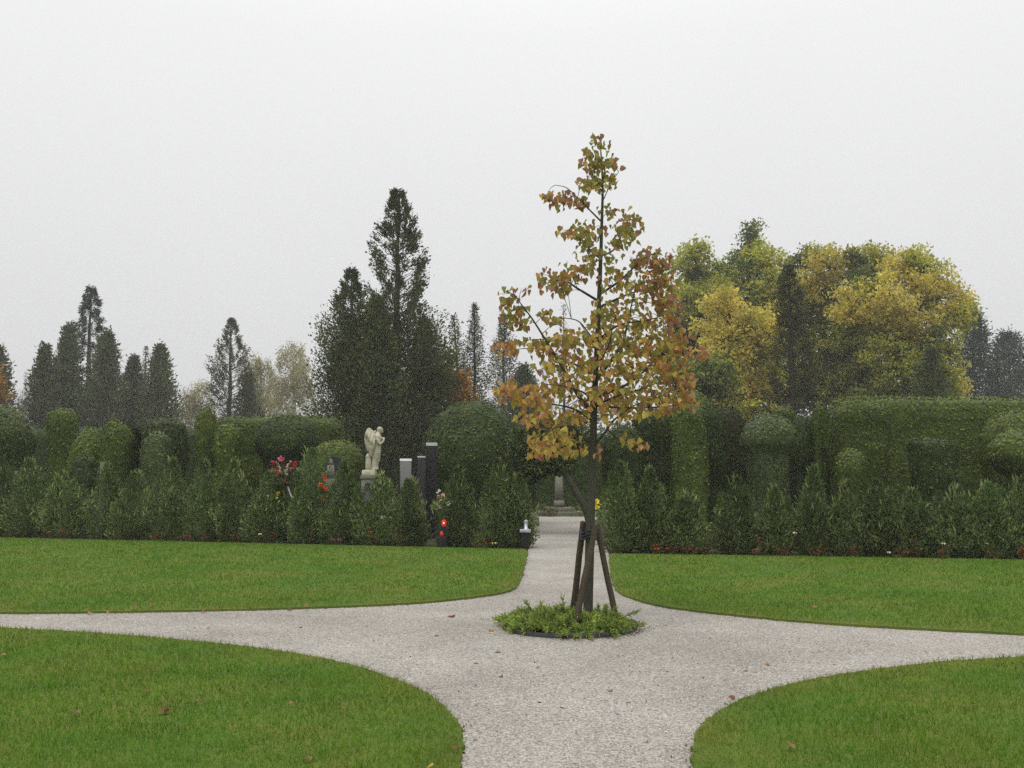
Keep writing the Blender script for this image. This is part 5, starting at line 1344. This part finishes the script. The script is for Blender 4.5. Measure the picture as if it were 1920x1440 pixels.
for px, py in ((712, 1194), (822, 1195), (700, 1205), (1010, 1320), (937, 1272), (890, 1247), (1175, 1322), (1395, 1262), (1330, 1200), (1250, 1262), (1140, 1300), (560, 1180), (388, 1180), (820, 1195), (1250, 1175), (1500, 1200), (1052, 1330), (1480, 1225), (870, 1415)):
    fallen(px, py, -.012, 'tiny brown fallen leaf scrap on the pale gravel ' + ('left of the round bed' if px < 940 and py < 1250 else 'right of the round bed' if px > 1195 else 'in front of the round bed'), rng.uniform(.03, .05))
for px, py in ((250, 1140), (286, 1139), (205, 1150), (172, 1151), (570, 1138), (545, 1142), (590, 1136), (410, 1144), (380, 1146), (470, 1142), (126, 1126), (1532, 1139), (1640, 1153)):
    fallen(px, py, .012 if py > 1140 else LAWNZ + .02, 'brown fallen leaf along the front edge of the far %s lawn' % ('left' if px < 960 else 'right'), rng.uniform(.04, .075), rng.choice([3, 4, 4]))
for px, py in ((183, 1190), (8, 1228), (340, 1234), (272, 1298), (638, 1332), (128, 1410), (575, 1424), (545, 1320), (1490, 1402), (1378, 1311), (372, 1316), (146, 1340), (860, 1406)):
    fallen(px, py, LAWNZ + .022, 'brown fallen leaf caught in the near %s lawn grass' % ('left' if px < 960 else 'right'), rng.uniform(.03, .055), rng.choice([3, 4, 4]))

# crumbled leaf litter and grit along the lawn edges and round the bed (stuff)
ac = Acc(); pts = []
for crv, cnt in ((farL, 520), (farR, 240), (nearL, 160), (nearR, 160)):
    k = rng.integers(0, len(crv) - 1, cnt); t = rng.random((cnt, 1))
    pts.append(crv[k] * (1 - t) + crv[k + 1] * t + rng.normal(0, .05, (cnt, 2)))
az = rng.normal(-.5, .9, 330); rr = RR + .03 + np.abs(rng.normal(0, .07, 330))
pts.append(np.stack([RC[0] + np.cos(az) * rr, RC[1] + np.sin(az) * rr], 1))
pts.append(np.stack([rng.uniform(-3.5, 4.2, 420), rng.uniform(5, 12, 420)], 1))
P = np.concatenate(pts); P = P[(P[:, 1] > 4.5)]
onl = np.zeros(len(P), bool)
for q in polys: onl |= inside(P, q)
P3 = np.column_stack([P, np.where(onl, LAWNZ + .03, .006)]); n_ = len(P3)
flat_cards(ac, P3, np.tile([0, 0, 1.0], (n_, 1)), rng.uniform(.008, .032, n_), rng.uniform(.006, .016, n_), .3)
M['litter'] = foliage_mat('leaf_litter', [(.025, .02, .016), (.06, .04, .026), (.12, .06, .03), (.16, .11, .05)], .05, 3.0, (.8, 1.2), .8, None, 1.0)
tag(link('leaf_litter', ac.mesh('leaf_litter', M['litter'])), 'crumbled brown leaf litter along the lawn edges and on the gravel', 'leaf litter', kind='stuff')

# ------------------------------------------------------------------ haze
m, n, o = newmat('autumn_mist')
pv = n.nodes.new("ShaderNodeVolumePrincipled")
pv.inputs['Color'].default_value = (.95, .95, .95, 1)
pv.inputs['Density'].default_value = 0.0009
pv.inputs['Anisotropy'].default_value = 0.2
n.links.new(pv.outputs[0], o.inputs['Volume'])
ac = Acc(); box(ac, -GS - 4, GS + 4, -GS - 4, GS + 4, -1.2, 24.0)
tag(link('haze', ac.mesh('haze', m)), kind='stuff')
